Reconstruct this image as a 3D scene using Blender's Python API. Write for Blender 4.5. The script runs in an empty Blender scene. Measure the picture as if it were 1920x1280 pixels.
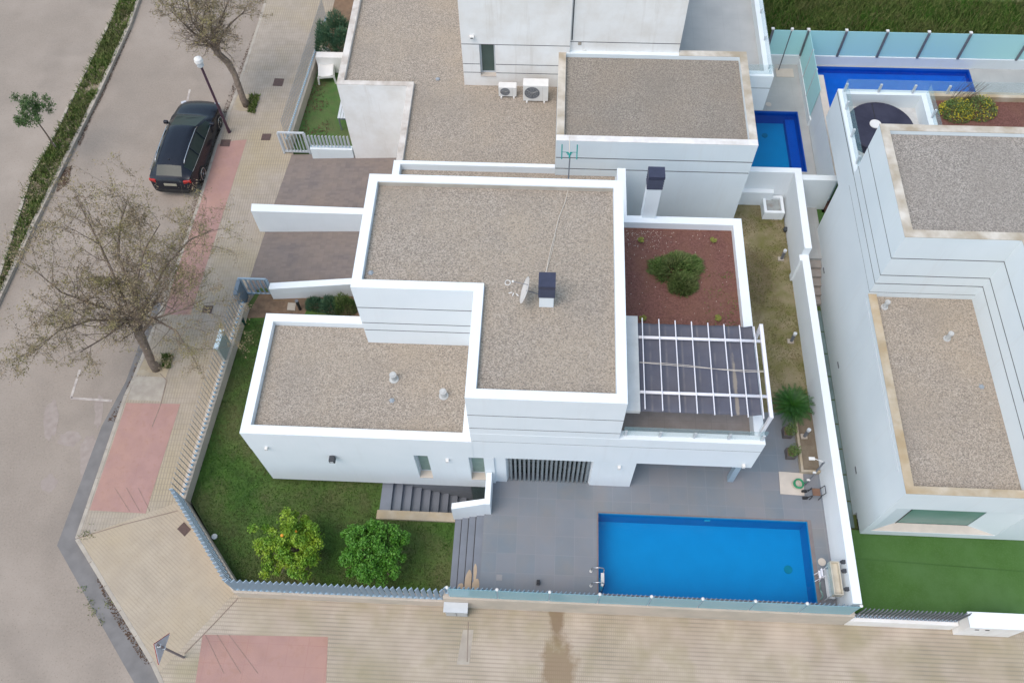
import bpy, bmesh, math, random
from mathutils import Vector, Matrix, noise
random.seed(7)
D = bpy.data
SC = bpy.context.scene
COL = SC.collection
R = math.radians
# ------------------------------------------------------------------ camera
CAMH = 27.0
CF = 1583.36
CM = Matrix(((0.9987713477, -0.0339728040, 0.0360782970), (0.0473588170, 0.8687219733, -0.4930307044), (-0.0145923739, 0.4941335666, 0.8692635279)))
cam = D.cameras.new('camera')
cam.sensor_width = 36.0
cam.lens = CF / 1920 * 36
cam.clip_start = 0.1
cam.clip_end = 3000
co = D.objects.new('camera', cam)
COL.objects.link(co)
m4 = CM.to_4x4()
m4.translation = Vector((0, 0, CAMH))
co.matrix_world = m4
SC.camera = co
# ------------------------------------------------------------------ light: bright overcast
SUN_EL, SUN_AZ = 62, 228
w = D.worlds.new('World')
SC.world = w
w.use_nodes = True
nt = w.node_tree
bg = nt.nodes['Background']
sky = nt.nodes.new('ShaderNodeTexSky')
sky.sky_type = 'NISHITA'
sky.sun_disc = False
sky.sun_elevation = R(SUN_EL)
sky.sun_rotation = R(SUN_AZ)
sky.air_density = 1.0
sky.dust_density = 2.5
sky.ozone_density = 0.6
hs = nt.nodes.new('ShaderNodeHueSaturation')
hs.inputs['Saturation'].default_value = 0.88
hs.inputs['Hue'].default_value = 0.482
nt.links.new(sky.outputs[0], hs.inputs['Color'])
nt.links.new(hs.outputs[0], bg.inputs[0])
bg.inputs[1].default_value = 0.15
sl = D.lights.new('sun', 'SUN')
sl.energy = 0.58
sl.angle = R(40)
sl.color = (1.0, 0.93, 0.84)
so = D.objects.new('sun', sl)
COL.objects.link(so)
az = R(SUN_AZ)
sd = Vector((math.sin(az) * math.cos(R(SUN_EL)), math.cos(az) * math.cos(R(SUN_EL)), math.sin(R(SUN_EL))))
so.rotation_euler = sd.to_track_quat('Z', 'Y').to_euler()
SC.view_settings.view_transform = 'Standard'
SC.view_settings.look = 'None'
SC.view_settings.gamma = 1.0
SC.view_settings.exposure = 0.79


def ray(px, py):
    return CM @ Vector(((px - 960) / CF, -(py - 640) / CF, -1.0))


def P(px, py, z=0.0):
    """world point on the level z"""
    d = ray(px, py)
    t = (z - CAMH) / d.z
    return Vector((d.x * t, d.y * t, z))


def PY(px, py, Y):
    d = ray(px, py)
    t = Y / d.y
    return Vector((d.x * t, Y, CAMH + d.z * t))


def PX(px, py, X):
    d = ray(px, py)
    t = X / d.x
    return Vector((X, d.y * t, CAMH + d.z * t))


def PL(pts, z):
    return [tuple(P(x, y, z)[:2]) for x, y in pts]


# ------------------------------------------------------------------ materials
def mat(name, c1, c2=None, scale=6.0, rough=0.8, c3=None, scale3=0.5, amt3=0.6, bump=0.0, bscale=None, metal=0.0, alpha=1.0, spec=0.4, detail=6, kind='noise', lo=0.35, hi=0.65, sharp=0.0, coat=0.0):
    m = D.materials.new(name)
    m.use_nodes = True
    n = m.node_tree.nodes
    l = m.node_tree.links
    b = n['Principled BSDF']
    b.inputs['Roughness'].default_value = rough
    b.inputs['Metallic'].default_value = metal
    b.inputs['Specular IOR Level'].default_value = spec
    b.inputs['Alpha'].default_value = alpha
    b.inputs['Coat Weight'].default_value = coat
    c4 = lambda c: (c[0], c[1], c[2], 1)
    if c2 is None:
        c2 = tuple(x * 0.88 for x in c1)
    tc = n.new('ShaderNodeTexCoord')
    out = tc.outputs['Object']
    if kind == 'noise':
        t = n.new('ShaderNodeTexNoise')
        t.inputs['Scale'].default_value = scale
        t.inputs['Detail'].default_value = detail
        fac = t.outputs['Fac']
    else:
        t = n.new('ShaderNodeTexVoronoi')
        t.inputs['Scale'].default_value = scale
        sp = n.new('ShaderNodeSeparateColor')
        l.new(t.outputs['Color'], sp.inputs[0])
        fac = sp.outputs[0]
        lo, hi = 0.0, 1.0
    l.new(out, t.inputs['Vector'])
    r = n.new('ShaderNodeValToRGB')
    r.color_ramp.elements[0].position = lo
    r.color_ramp.elements[1].position = hi
    r.color_ramp.elements[0].color = c4(c1)
    r.color_ramp.elements[1].color = c4(c2)
    l.new(fac, r.inputs[0])
    col = r.outputs[0]
    if c3 is not None:
        t3 = n.new('ShaderNodeTexNoise')
        t3.inputs['Scale'].default_value = scale3
        t3.inputs['Detail'].default_value = 7
        t3.inputs['Roughness'].default_value = 0.6
        l.new(out, t3.inputs['Vector'])
        r3 = n.new('ShaderNodeValToRGB')
        r3.color_ramp.elements[0].position = 0.42
        r3.color_ramp.elements[1].position = 0.68
        r3.color_ramp.elements[0].color = (0, 0, 0, 1)
        r3.color_ramp.elements[1].color = (amt3, amt3, amt3, 1)
        l.new(t3.outputs['Fac'], r3.inputs[0])
        mx = n.new('ShaderNodeMix')
        mx.data_type = 'RGBA'
        l.new(r3.outputs[0], mx.inputs[0])
        l.new(col, mx.inputs[6])
        mx.inputs[7].default_value = c4(c3)
        col = mx.outputs[2]
    l.new(col, b.inputs['Base Color'])
    if bump > 0:
        tb = n.new('ShaderNodeTexNoise')
        tb.inputs['Scale'].default_value = bscale or scale * 2
        tb.inputs['Detail'].default_value = 4
        l.new(out, tb.inputs['Vector'])
        bp = n.new('ShaderNodeBump')
        bp.inputs['Strength'].default_value = bump
        bp.inputs['Distance'].default_value = 0.03
        l.new(tb.outputs['Fac'], bp.inputs['Height'])
        l.new(bp.outputs[0], b.inputs['Normal'])
    m['_c'] = 0
    return m


def mixcol(m, maskfn, colour):
    """lay a second colour over the base colour of m through the mask output given by maskfn(nodes, links, objcoord)"""
    n = m.node_tree.nodes
    l = m.node_tree.links
    b = n['Principled BSDF']
    src = b.inputs['Base Color'].links[0].from_socket
    tc = [x for x in n if x.type == 'TEX_COORD'][0]
    mk = maskfn(n, l, tc.outputs['Object'])
    mx = n.new('ShaderNodeMix')
    mx.data_type = 'RGBA'
    l.new(mk, mx.inputs[0])
    l.new(src, mx.inputs[6])
    mx.inputs[7].default_value = (*colour, 1)
    l.new(mx.outputs[2], b.inputs['Base Color'])


def tilevar(m, pu, pv, amt, colour):
    """each tile a little different"""
    def f(n, l, oc):
        dv = n.new('ShaderNodeVectorMath'); dv.operation = 'DIVIDE'; dv.inputs[1].default_value = (pu, pv, 1000); l.new(oc, dv.inputs[0])
        fl = n.new('ShaderNodeVectorMath'); fl.operation = 'FLOOR'; l.new(dv.outputs[0], fl.inputs[0])
        wn = n.new('ShaderNodeTexWhiteNoise'); l.new(fl.outputs[0], wn.inputs['Vector'])
        k = n.new('ShaderNodeMath'); k.operation = 'MULTIPLY'; k.inputs[1].default_value = amt; l.new(wn.outputs['Value'], k.inputs[0])
        return k.outputs[0]
    mixcol(m, f, colour)


def gridmask(rot, pu, pv, wu, wv, amt, wob=0.0, fade=None):
    """joint lines: pitch pu/pv along the turned axes, joint widths wu/wv (0 = none)"""
    def f(n, l, oc):
        mp = n.new('ShaderNodeMapping')
        mp.inputs['Rotation'].default_value = (0, 0, rot)
        l.new(oc, mp.inputs[0])
        s = n.new('ShaderNodeSeparateXYZ')
        l.new(mp.outputs[0], s.inputs[0])
        outs = []
        for ax, p, wd in ((0, pu, wu), (1, pv, wv)):
            if wd <= 0:
                continue
            a = n.new('ShaderNodeMath'); a.operation = 'DIVIDE'; l.new(s.outputs[ax], a.inputs[0]); a.inputs[1].default_value = p
            fr = n.new('ShaderNodeMath'); fr.operation = 'FRACT'; l.new(a.outputs[0], fr.inputs[0])
            lt = n.new('ShaderNodeMath'); lt.operation = 'LESS_THAN'; l.new(fr.outputs[0], lt.inputs[0]); lt.inputs[1].default_value = wd / p
            outs.append(lt.outputs[0])
        o = outs[0]
        if len(outs) > 1:
            mm = n.new('ShaderNodeMath'); mm.operation = 'MAXIMUM'; l.new(outs[0], mm.inputs[0]); l.new(outs[1], mm.inputs[1]); o = mm.outputs[0]
        t = n.new('ShaderNodeTexNoise'); t.inputs['Scale'].default_value = 0.7; t.inputs['Detail'].default_value = 4; l.new(oc, t.inputs['Vector'])
        mr = n.new('ShaderNodeMapRange'); mr.inputs[1].default_value = 0.35; mr.inputs[2].default_value = 0.65; mr.inputs[3].default_value = amt * 0.35; mr.inputs[4].default_value = amt
        l.new(t.outputs['Fac'], mr.inputs[0])
        k = n.new('ShaderNodeMath'); k.operation = 'MULTIPLY'; l.new(o, k.inputs[0]); l.new(mr.outputs[0], k.inputs[1])
        return k.outputs[0]
    return f


def blobmask(cx, cy, rx, ry, amt, ns=1.5, na=0.9, rot=0.0):
    """a stain with a shape of its own around (cx, cy)"""
    def f(n, l, oc):
        mp = n.new('ShaderNodeMapping')
        mp.vector_type = 'TEXTURE'
        mp.inputs['Location'].default_value = (cx, cy, 0)
        mp.inputs['Rotation'].default_value = (0, 0, rot)
        mp.inputs['Scale'].default_value = (rx, ry, 100)
        l.new(oc, mp.inputs[0])
        ln = n.new('ShaderNodeVectorMath'); ln.operation = 'LENGTH'; l.new(mp.outputs[0], ln.inputs[0])
        t = n.new('ShaderNodeTexNoise'); t.inputs['Scale'].default_value = ns; t.inputs['Detail'].default_value = 8; t.inputs['Roughness'].default_value = 0.65; l.new(oc, t.inputs['Vector'])
        ma = n.new('ShaderNodeMath'); ma.operation = 'MULTIPLY_ADD'; l.new(t.outputs['Fac'], ma.inputs[0]); ma.inputs[1].default_value = na * 2; ma.inputs[2].default_value = -na
        ad = n.new('ShaderNodeMath'); ad.operation = 'ADD'; l.new(ln.outputs['Value'], ad.inputs[0]); l.new(ma.outputs[0], ad.inputs[1])
        mr = n.new('ShaderNodeMapRange'); mr.inputs[1].default_value = 1.0; mr.inputs[2].default_value = 0.6; mr.inputs[3].default_value = 0; mr.inputs[4].default_value = amt
        l.new(ad.outputs[0], mr.inputs[0])
        return mr.outputs[0]
    return f


M = {}
M['white'] = mat('white_render', (0.76, 0.805, 0.83), (0.735, 0.785, 0.81), scale=1.2, rough=0.75, bump=0.05, bscale=40)
M['white_b'] = mat('aged_white_render', (0.82, 0.81, 0.785), (0.78, 0.77, 0.745), scale=0.9, rough=0.8, c3=(0.56, 0.49, 0.40), scale3=1.1, amt3=0.35, bump=0.06, bscale=40)
M['white_c'] = mat('cool_white_render', (0.70, 0.755, 0.77), (0.66, 0.72, 0.74), scale=0.6, rough=0.78, bump=0.05, bscale=40)
def streakmask(amt, sc=2.2):
    def f(n, l, oc):
        mp = n.new('ShaderNodeMapping'); mp.inputs['Scale'].default_value = (sc, sc, .16); l.new(oc, mp.inputs[0])
        t = n.new('ShaderNodeTexNoise'); t.inputs['Scale'].default_value = 1.6; t.inputs['Detail'].default_value = 8; t.inputs['Roughness'].default_value = .7; l.new(mp.outputs[0], t.inputs['Vector'])
        mr = n.new('ShaderNodeMapRange'); mr.inputs[1].default_value = .55; mr.inputs[2].default_value = .8; mr.inputs[4].default_value = amt; l.new(t.outputs['Fac'], mr.inputs[0])
        return mr.outputs[0]
    return f


mixcol(M['white'], streakmask(.22), (0.60, 0.60, 0.59))
mixcol(M['white_b'], streakmask(.6), (0.55, 0.50, 0.44))
mixcol(M['white_c'], streakmask(.35), (0.60, 0.60, 0.58))
M['groove'] = mat('groove_profile', (0.095, 0.10, 0.105), (0.08, 0.085, 0.09), rough=0.9)  # dark joint profile that fills the wall grooves
M['cope_b'] = mat('stained_coping', (0.62, 0.58, 0.51), (0.38, 0.32, 0.24), scale=1.6, rough=0.85, c3=(0.30, 0.25, 0.16), scale3=0.9, amt3=0.6, bump=0.1, bscale=30)
M['cope_c'] = mat('ochre_coping', (0.56, 0.50, 0.40), (0.36, 0.29, 0.19), scale=1.3, rough=0.85, c3=(0.40, 0.28, 0.14), scale3=0.6, amt3=0.7, bump=0.1, bscale=30)
def gravelmat(name, ca, cb, cc):
    m = mat(name, ca, cb, scale=32, kind='voronoi', rough=0.95, c3=cc, scale3=0.5, amt3=0.6, bump=0.5, bscale=45)
    n = m.node_tree.nodes; l = m.node_tree.links
    oc = [x for x in n if x.type == 'TEX_COORD'][0].outputs['Object']
    def f(n, l, oc):
        t = n.new('ShaderNodeTexNoise'); t.inputs['Scale'].default_value = 22; t.inputs['Detail'].default_value = 5; l.new(oc, t.inputs['Vector'])
        mr = n.new('ShaderNodeMapRange'); mr.inputs[1].default_value = 0.50; mr.inputs[2].default_value = 0.66; mr.inputs[3].default_value = 0; mr.inputs[4].default_value = 0.75
        l.new(t.outputs['Fac'], mr.inputs[0]); return mr.outputs[0]
    mixcol(m, f, tuple(x * 0.35 for x in ca))
    def f2(n, l, oc):
        t = n.new('ShaderNodeTexNoise'); t.inputs['Scale'].default_value = .42; t.inputs['Detail'].default_value = 6; l.new(oc, t.inputs['Vector'])
        mr = n.new('ShaderNodeMapRange'); mr.inputs[1].default_value = .5; mr.inputs[2].default_value = .72; mr.inputs[4].default_value = .5
        l.new(t.outputs['Fac'], mr.inputs[0]); return mr.outputs[0]
    mixcol(m, f2, tuple(x * 0.55 for x in ca))
    return m
M['gravel'] = gravelmat('roof_gravel', (0.45, 0.392, 0.325), (0.225, 0.19, 0.153), (0.39, 0.322, 0.242))
M['gravel_b'] = gravelmat('roof_gravel_grey', (0.36, 0.32, 0.27), (0.18, 0.158, 0.13), (0.27, 0.225, 0.175))
M['gravel_c'] = gravelmat('roof_gravel_pale', (0.44, 0.40, 0.35), (0.18, 0.16, 0.14), (0.28, 0.25, 0.215))
M['redsoil'] = mat('red_volcanic_gravel', (0.115, 0.048, 0.038), (0.185, 0.088, 0.07), scale=26, kind='voronoi', rough=0.95, c3=(0.17, 0.085, 0.055), scale3=1.5, amt3=0.6, bump=0.4, bscale=40)
M['road'] = mat('old_asphalt', (0.305, 0.258, 0.212), (0.27, 0.227, 0.187), scale=14, rough=0.95, c3=(0.36, 0.305, 0.255), scale3=0.3, amt3=0.85, bump=0.15, bscale=60)
def specks(amt, sc=38, lo=.60, hi=.70):
    def f(n, l, oc):
        t = n.new('ShaderNodeTexNoise'); t.inputs['Scale'].default_value = sc; t.inputs['Detail'].default_value = 3; l.new(oc, t.inputs['Vector'])
        mr = n.new('ShaderNodeMapRange'); mr.inputs[1].default_value = lo; mr.inputs[2].default_value = hi; mr.inputs[4].default_value = amt; l.new(t.outputs['Fac'], mr.inputs[0])
        return mr.outputs[0]
    return f


mixcol(M['road'], specks(.5, 20), (0.15, 0.11, 0.085))
mixcol(M['road'], specks(.35, .55, .5, .75), (0.19, 0.165, 0.14))
M['pave'] = mat('paving_left', (0.39, 0.335, 0.275), (0.335, 0.29, 0.235), scale=3, rough=0.9, c3=(0.40, 0.325, 0.19), scale3=0.35, amt3=0.6, bump=0.1, bscale=30)
mixcol(M['pave'], gridmask(R(-1.5), 0.10, 0.20, 0.03, 0.018, 0.42), (0.13, 0.12, 0.11))
M['pave_d'] = mat('paving_corner', (0.42, 0.355, 0.27), (0.375, 0.315, 0.24), scale=2, rough=0.9, c3=(0.41, 0.33, 0.22), scale3=0.3, amt3=0.7, bump=0.1, bscale=30)
mixcol(M['pave_d'], gridmask(R(36), 0.4, 0.10, 0.010, 0.025, 0.32), (0.20, 0.175, 0.14))
M['pave_f'] = mat('paving_front', (0.50, 0.42, 0.335), (0.43, 0.355, 0.28), scale=1.1, rough=0.9, c3=(0.30, 0.26, 0.165), scale3=0.5, amt3=0.75, bump=0.1, bscale=30)
mixcol(M['pave_f'], gridmask(0, 0.06, 0.12, 0.018, 0.04, 0.55), (0.17, 0.15, 0.12))
s0 = P(1045, 1150, .13); s1 = P(1048, 1260, .13)
mixcol(M['pave_f'], blobmask(s0.x, s0.y, 0.27, 1.0, 0.85, ns=2.2, na=0.9), (0.20, 0.14, 0.085))
mixcol(M['pave_f'], blobmask(s1.x, s1.y, 0.65, 1.1, 0.8, ns=2.0, na=0.9), (0.22, 0.155, 0.09))
M['pink'] = mat('pink_paving', (0.385, 0.235, 0.20), (0.345, 0.21, 0.18), scale=1.5, rough=0.9, c3=(0.42, 0.24, 0.17), scale3=0.7, amt3=0.5, bump=0.1, bscale=30)
mixcol(M['pink'], gridmask(0, 0.62, 0.62, 0.02, 0.02, 0.35), (0.30, 0.14, 0.12))
M['pinkd'] = mat('pink_paving_plain', (0.385, 0.235, 0.205), (0.345, 0.21, 0.185), scale=2.5, rough=0.9, c3=(0.42, 0.25, 0.18), scale3=0.8, amt3=0.5, bump=0.1, bscale=30)
mixcol(M['pave_f'], specks(.35, 1.2, .5, .7), (0.27, 0.24, 0.13))
mixcol(M['pave_d'], specks(.4, 16, .62, .7), (0.26, 0.20, 0.14))
mixcol(M['pave'], specks(.4, 16, .62, .7), (0.22, 0.18, 0.13))
mixcol(M['pinkd'], specks(.5, 7, .56, .68), (0.34, 0.20, 0.15))
mixcol(M['pinkd'], gridmask(0, .8, 1.3, .01, .01, .4), (0.30, 0.17, 0.14))
mixcol(M['pink'], specks(.4, 5, .58, .7), (0.34, 0.20, 0.15))
M['kerb'] = mat('kerb_concrete', (0.43, 0.385, 0.32), (0.34, 0.30, 0.25), scale=3, rough=0.9, bump=0.2, bscale=30)
M['gutter'] = mat('gutter_concrete', (0.205, 0.195, 0.188), (0.165, 0.158, 0.152), scale=2.2, rough=0.95, bump=0.1, bscale=50)
M['drive'] = mat('driveway_blocks', (0.185, 0.155, 0.138), (0.155, 0.135, 0.128), scale=2.5, rough=0.9, c3=(0.225, 0.18, 0.145), scale3=0.6, amt3=0.6, bump=0.1, bscale=40)
mixcol(M['drive'], gridmask(0, 0.2, 0.1, 0.02, 0.012, 0.3), (0.12, 0.10, 0.10))
M['deck'] = mat('grey_deck_tiles', (0.17, 0.203, 0.232), (0.15, 0.18, 0.207), scale=1.1, rough=0.6, c3=(0.21, 0.205, 0.20), scale3=0.8, amt3=0.75, bump=0.04, bscale=30)
mixcol(M['deck'], gridmask(0, 0.60, 0.60, 0.014, 0.014, 0.4), (0.31, 0.31, 0.32))
tilevar(M['deck'], .6, .6, .5, (0.225, 0.22, 0.235))
tilevar(M['drive'], .2, .1, .35, (0.27, 0.22, 0.19))
M['step'] = mat('grey_stair_tiles', (0.185, 0.205, 0.24), (0.16, 0.18, 0.21), scale=2, rough=0.6)
M['deckb'] = mat('pale_deck_tiles', (0.40, 0.41, 0.40), (0.34, 0.35, 0.345), scale=1.0, rough=0.6, bump=0.04)
mixcol(M['deckb'], gridmask(0, 0.60, 0.60, 0.012, 0.012, 0.5), (0.28, 0.28, 0.28))
M['terr'] = mat('brown_terrace_tiles', (0.30, 0.27, 0.255), (0.25, 0.225, 0.21), scale=3, rough=0.6)
mixcol(M['terr'], gridmask(0, 0.45, 0.45, 0.012, 0.012, 0.5), (0.16, 0.145, 0.14))
M['stone'] = mat('cream_stone', (0.56, 0.50, 0.43), (0.50, 0.45, 0.39), scale=3, rough=0.8)
M['sand'] = mat('sandstone_curb', (0.42, 0.365, 0.28), (0.33, 0.285, 0.215), scale=2.5, rough=0.9, c3=(0.45, 0.33, 0.17), scale3=1.2, amt3=0.5, bump=0.2, bscale=30)
M['fwall'] = mat('fence_wall_render', (0.50, 0.44, 0.36), (0.42, 0.375, 0.31), scale=1.4, rough=0.9, c3=(0.56, 0.46, 0.38), scale3=0.4, amt3=0.7, bump=0.15, bscale=30)
M['soil'] = mat('garden_soil', (0.19, 0.13, 0.085), (0.13, 0.09, 0.06), scale=5, rough=1, c3=(0.25, 0.15, 0.09), scale3=1, bump=0.4, bscale=20)
M['lawn'] = mat('lawn_soil_green', (0.06, 0.125, 0.022), (0.035, 0.08, 0.015), scale=2.2, rough=1, c3=(0.14, 0.135, 0.06), scale3=0.55, amt3=0.7, bump=0.5, bscale=60)
M['blade'] = mat('grass_blades', (0.065, 0.155, 0.022), (0.036, 0.095, 0.015), scale=3.0, rough=0.9, c3=(0.15, 0.14, 0.065), scale3=0.6, amt3=0.8, spec=0.1)
M['lawn_e'] = mat('dry_lawn', (0.15, 0.145, 0.05), (0.20, 0.17, 0.09), scale=3.0, rough=1, c3=(0.33, 0.275, 0.19), scale3=0.9, amt3=0.7, bump=0.5, bscale=60)
mixcol(M['lawn_e'], blobmask(7.75, 17.7, 0.8, 1.7, 0.6, ns=1.6, na=0.9), (0.10, 0.075, 0.04))
M['blade_e'] = mat('dry_grass_blades', (0.13, 0.15, 0.04), (0.185, 0.16, 0.075), scale=3.0, rough=0.9, spec=0.1)
M['turf'] = mat('artificial_turf', (0.05, 0.12, 0.022), (0.06, 0.14, 0.03), scale=1.4, rough=1, c3=(0.085, 0.17, 0.06), scale3=0.6, amt3=0.7, bump=0.5, bscale=80)
mixcol(M['turf'], specks(.45, 24, .5, .62), (0.075, 0.155, 0.05))
mixcol(M['turf'], gridmask(R(2), 50, 2.0, 0, .05, .6), (0.03, 0.08, 0.015))
M['turf_b'] = mat('bright_turf', (0.075, 0.155, 0.04), (0.06, 0.13, 0.033), scale=3, rough=1, c3=(0.13, 0.11, 0.06), scale3=1.3, amt3=.5, bump=0.5, bscale=80)
M['field'] = mat('wild_grass_field', (0.07, 0.13, 0.03), (0.12, 0.15, 0.055), scale=1.6, rough=1, c3=(0.16, 0.125, 0.07), scale3=0.8, amt3=0.6, bump=0.6, bscale=15)
M['metal'] = mat('pale_blue_grey_paint', (0.32, 0.42, 0.50), (0.29, 0.385, 0.465), rough=0.45, scale=4)
M['signpl'] = mat('grey_beige_panel', (0.36, 0.39, 0.37), (0.32, 0.35, 0.33), rough=0.5)
M['footpl'] = mat('light_blue_foot_plate', (0.40, 0.58, 0.70), (0.37, 0.54, 0.66), rough=0.5)
M['slat_d'] = mat('thin_grey_blade', (0.20, 0.245, 0.285), (0.18, 0.22, 0.26), rough=0.5)
M['metal_w'] = mat('silver_grey_paint', (0.55, 0.58, 0.60), (0.50, 0.53, 0.55), rough=0.45, scale=4)
M['metal_d'] = mat('dark_grey_paint', (0.16, 0.17, 0.19), (0.13, 0.14, 0.155), rough=0.5)
M['shutter'] = mat('shutter_paint', (0.26, 0.29, 0.30), (0.23, 0.255, 0.265), rough=0.5)
M['steel'] = mat('brushed_steel', (0.65, 0.66, 0.67), (0.55, 0.56, 0.57), rough=0.25, metal=1.0)
M['whitep'] = mat('white_paint', (0.78, 0.77, 0.80), (0.74, 0.73, 0.76), rough=0.4, scale=4)
M['plastic'] = mat('white_plastic', (0.72, 0.71, 0.68), (0.68, 0.67, 0.64), rough=0.45, scale=4)
M['black'] = mat('black_plastic', (0.02, 0.02, 0.022), (0.03, 0.03, 0.032), rough=0.5)
M['navy'] = mat('navy_louvre_paint', (0.045, 0.05, 0.085), (0.035, 0.04, 0.07), rough=0.5)
M['lampmaroon'] = mat('maroon_pole_paint', (0.085, 0.045, 0.065), (0.07, 0.038, 0.055), rough=0.5)
M['cloth'] = mat('grey_purple_awning', (0.10, 0.105, 0.135), (0.088, 0.092, 0.12), scale=3, rough=0.95, c3=(0.11, 0.105, 0.115), scale3=1.0, amt3=0.5)
M['leafdark'] = mat('orange_tree_leaf', (0.05, 0.17, 0.014), (0.11, 0.27, 0.03), scale=9, rough=0.5, c3=(0.05, 0.16, 0.012), scale3=3.2, amt3=0.8, spec=0.35)
M['leafyel'] = mat('lemon_tree_leaf', (0.15, 0.29, 0.02), (0.08, 0.20, 0.018), scale=8, rough=0.5, c3=(0.33, 0.42, 0.03), scale3=1.8, amt3=0.75, spec=0.35)
M['leafbrown'] = mat('withered_leaf', (0.20, 0.15, 0.10), (0.34, 0.27, 0.185), scale=9, rough=0.9, c3=(0.26, 0.27, 0.05), scale3=1.3, amt3=0.55, spec=0.1)
M['leafweed'] = mat('weed_leaf', (0.075, 0.145, 0.028), (0.18, 0.205, 0.07), scale=7, rough=0.9, c3=(0.17, 0.145, 0.08), scale3=0.9, amt3=0.6, spec=0.1)
M['leaftree'] = mat('young_tree_leaf', (0.05, 0.10, 0.03), (0.09, 0.14, 0.05), scale=6, rough=0.7, spec=0.2)
M['rosemary'] = mat('rosemary_leaf', (0.05, 0.11, 0.022), (0.17, 0.24, 0.08), scale=14, rough=0.8, c3=(0.22, 0.20, 0.11), scale3=1.6, amt3=0.5, spec=0.1)
M['palm'] = mat('cycad_leaf', (0.016, 0.07, 0.008), (0.03, 0.10, 0.012), scale=4, rough=0.45, spec=0.3)
M['fern'] = mat('blue_green_leaf', (0.06, 0.14, 0.085), (0.10, 0.17, 0.09), scale=4, rough=0.8, spec=0.1)
M['yellowfl'] = mat('yellow_flower', (0.50, 0.42, 0.03), (0.36, 0.33, 0.03), scale=6, rough=0.8)
M['succ'] = mat('yellow_succulent', (0.28, 0.29, 0.06), (0.19, 0.21, 0.045), scale=12, rough=0.7)
M['orange'] = mat('orange_fruit', (0.75, 0.25, 0.02), (0.7, 0.3, 0.03), rough=0.5)
M['bark'] = mat('bark', (0.235, 0.185, 0.145), (0.15, 0.115, 0.09), scale=9, rough=0.95, bump=0.5, bscale=30)
M['msoil'] = mat('pale_median_soil', (0.27, 0.215, 0.15), (0.17, 0.13, 0.09), scale=3, rough=1, c3=(0.36, 0.30, 0.22), scale3=1.1, bump=.4, bscale=20)
M['litter'] = mat('dead_leaf', (0.075, 0.045, 0.032), (0.135, 0.085, 0.055), scale=5, rough=0.95, spec=0.1)
M['rust'] = mat('rusty_cover', (0.115, 0.075, 0.065), (0.085, 0.06, 0.055), scale=12, rough=0.9, bump=0.2)
M['mark'] = mat('worn_road_paint', (0.52, 0.47, 0.42), (0.36, 0.31, 0.28), scale=4, rough=0.9)
M['carpaint'] = mat('black_car_paint', (0.010, 0.012, 0.020), (0.008, 0.010, 0.017), rough=0.22, coat=0.0, spec=0.42)
M['carglass'] = mat('tinted_car_glass', (0.012, 0.026, 0.022), (0.009, 0.020, 0.017), rough=0.28, spec=0.4)
M['redlamp'] = mat('red_lens', (0.40, 0.02, 0.015), (0.34, 0.015, 0.012), rough=0.2)
M['headlamp'] = mat('clear_lens', (0.55, 0.57, 0.6), (0.5, 0.52, 0.55), rough=0.15)
M['rubber'] = mat('rubber', (0.018, 0.018, 0.018), (0.025, 0.025, 0.025), rough=0.9)
M['terracotta'] = mat('dark_terracotta', (0.13, 0.06, 0.045), (0.10, 0.05, 0.04), rough=0.9)
M['planterwood'] = mat('grey_planter', (0.14, 0.12, 0.115), (0.10, 0.09, 0.085), rough=0.8)
M['hose'] = mat('green_hose', (0.03, 0.30, 0.14), (0.03, 0.25, 0.12), rough=0.5)
M['teal'] = mat('teal_antenna', (0.01, 0.26, 0.23), (0.01, 0.22, 0.20), rough=0.4)
M['cream'] = mat('cream_grp', (0.58, 0.54, 0.44), (0.52, 0.48, 0.38), scale=3, rough=0.6, c3=(0.30, 0.27, 0.21), scale3=2.2, amt3=0.6)
M['redsign'] = mat('red_sign_edge', (0.45, 0.05, 0.05), (0.4, 0.05, 0.05), rough=0.5)
M['signback'] = mat('sign_back_zinc', (0.50, 0.52, 0.56), (0.46, 0.48, 0.52), rough=0.5)
M['wire'] = mat('beige_cable', (0.60, 0.54, 0.46), (0.55, 0.5, 0.43), rough=0.6)
M['dish'] = mat('dish_paint', (0.60, 0.58, 0.55), (0.55, 0.53, 0.50), rough=0.6)
M['tilewhite'] = mat('white_ceramic', (0.70, 0.69, 0.66), (0.66, 0.65, 0.62), rough=0.6)
M['frost'] = mat('green_frosted_pane', (0.15, 0.28, 0.24), (0.12, 0.24, 0.20), scale=0.8, rough=0.25)
M['winglass'] = mat('window_pane', (0.045, 0.085, 0.075), (0.06, 0.10, 0.09), scale=1.5, rough=0.08, spec=0.8)
M['blind'] = mat('roller_blind', (0.20, 0.28, 0.25), (0.24, 0.33, 0.29), rough=0.5)
M['tubcover'] = mat('dark_tub_cover', (0.022, 0.022, 0.042), (0.035, 0.035, 0.06), scale=2, rough=0.7, bump=0.3, bscale=6)
M['speaker'] = mat('outdoor_speaker_paint', (0.05, 0.055, 0.065), (0.04, 0.045, 0.05), rough=0.6)


def glassmat(name, col, alpha, rough=0.15):
    m = D.materials.new(name)
    m.use_nodes = True
    n = m.node_tree.nodes; l = m.node_tree.links
    b = n['Principled BSDF']
    b.inputs['Base Color'].default_value = (*col, 1)
    b.inputs['Roughness'].default_value = rough
    b.inputs['Alpha'].default_value = alpha
    return m


M['tealglass'] = glassmat('frosted_teal_glass', (0.46, 0.80, 0.80), 0.88, 0.45)
M['clearglass'] = glassmat('clear_glass', (0.42, 0.66, 0.68), 0.16, 0.05)
M['fenceglass'] = glassmat('fence_glass', (0.26, 0.52, 0.60), 0.62, 0.2)
M['lampglass'] = glassmat('lamp_glass', (0.80, 0.84, 0.86), 0.6, 0.15)


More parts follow.
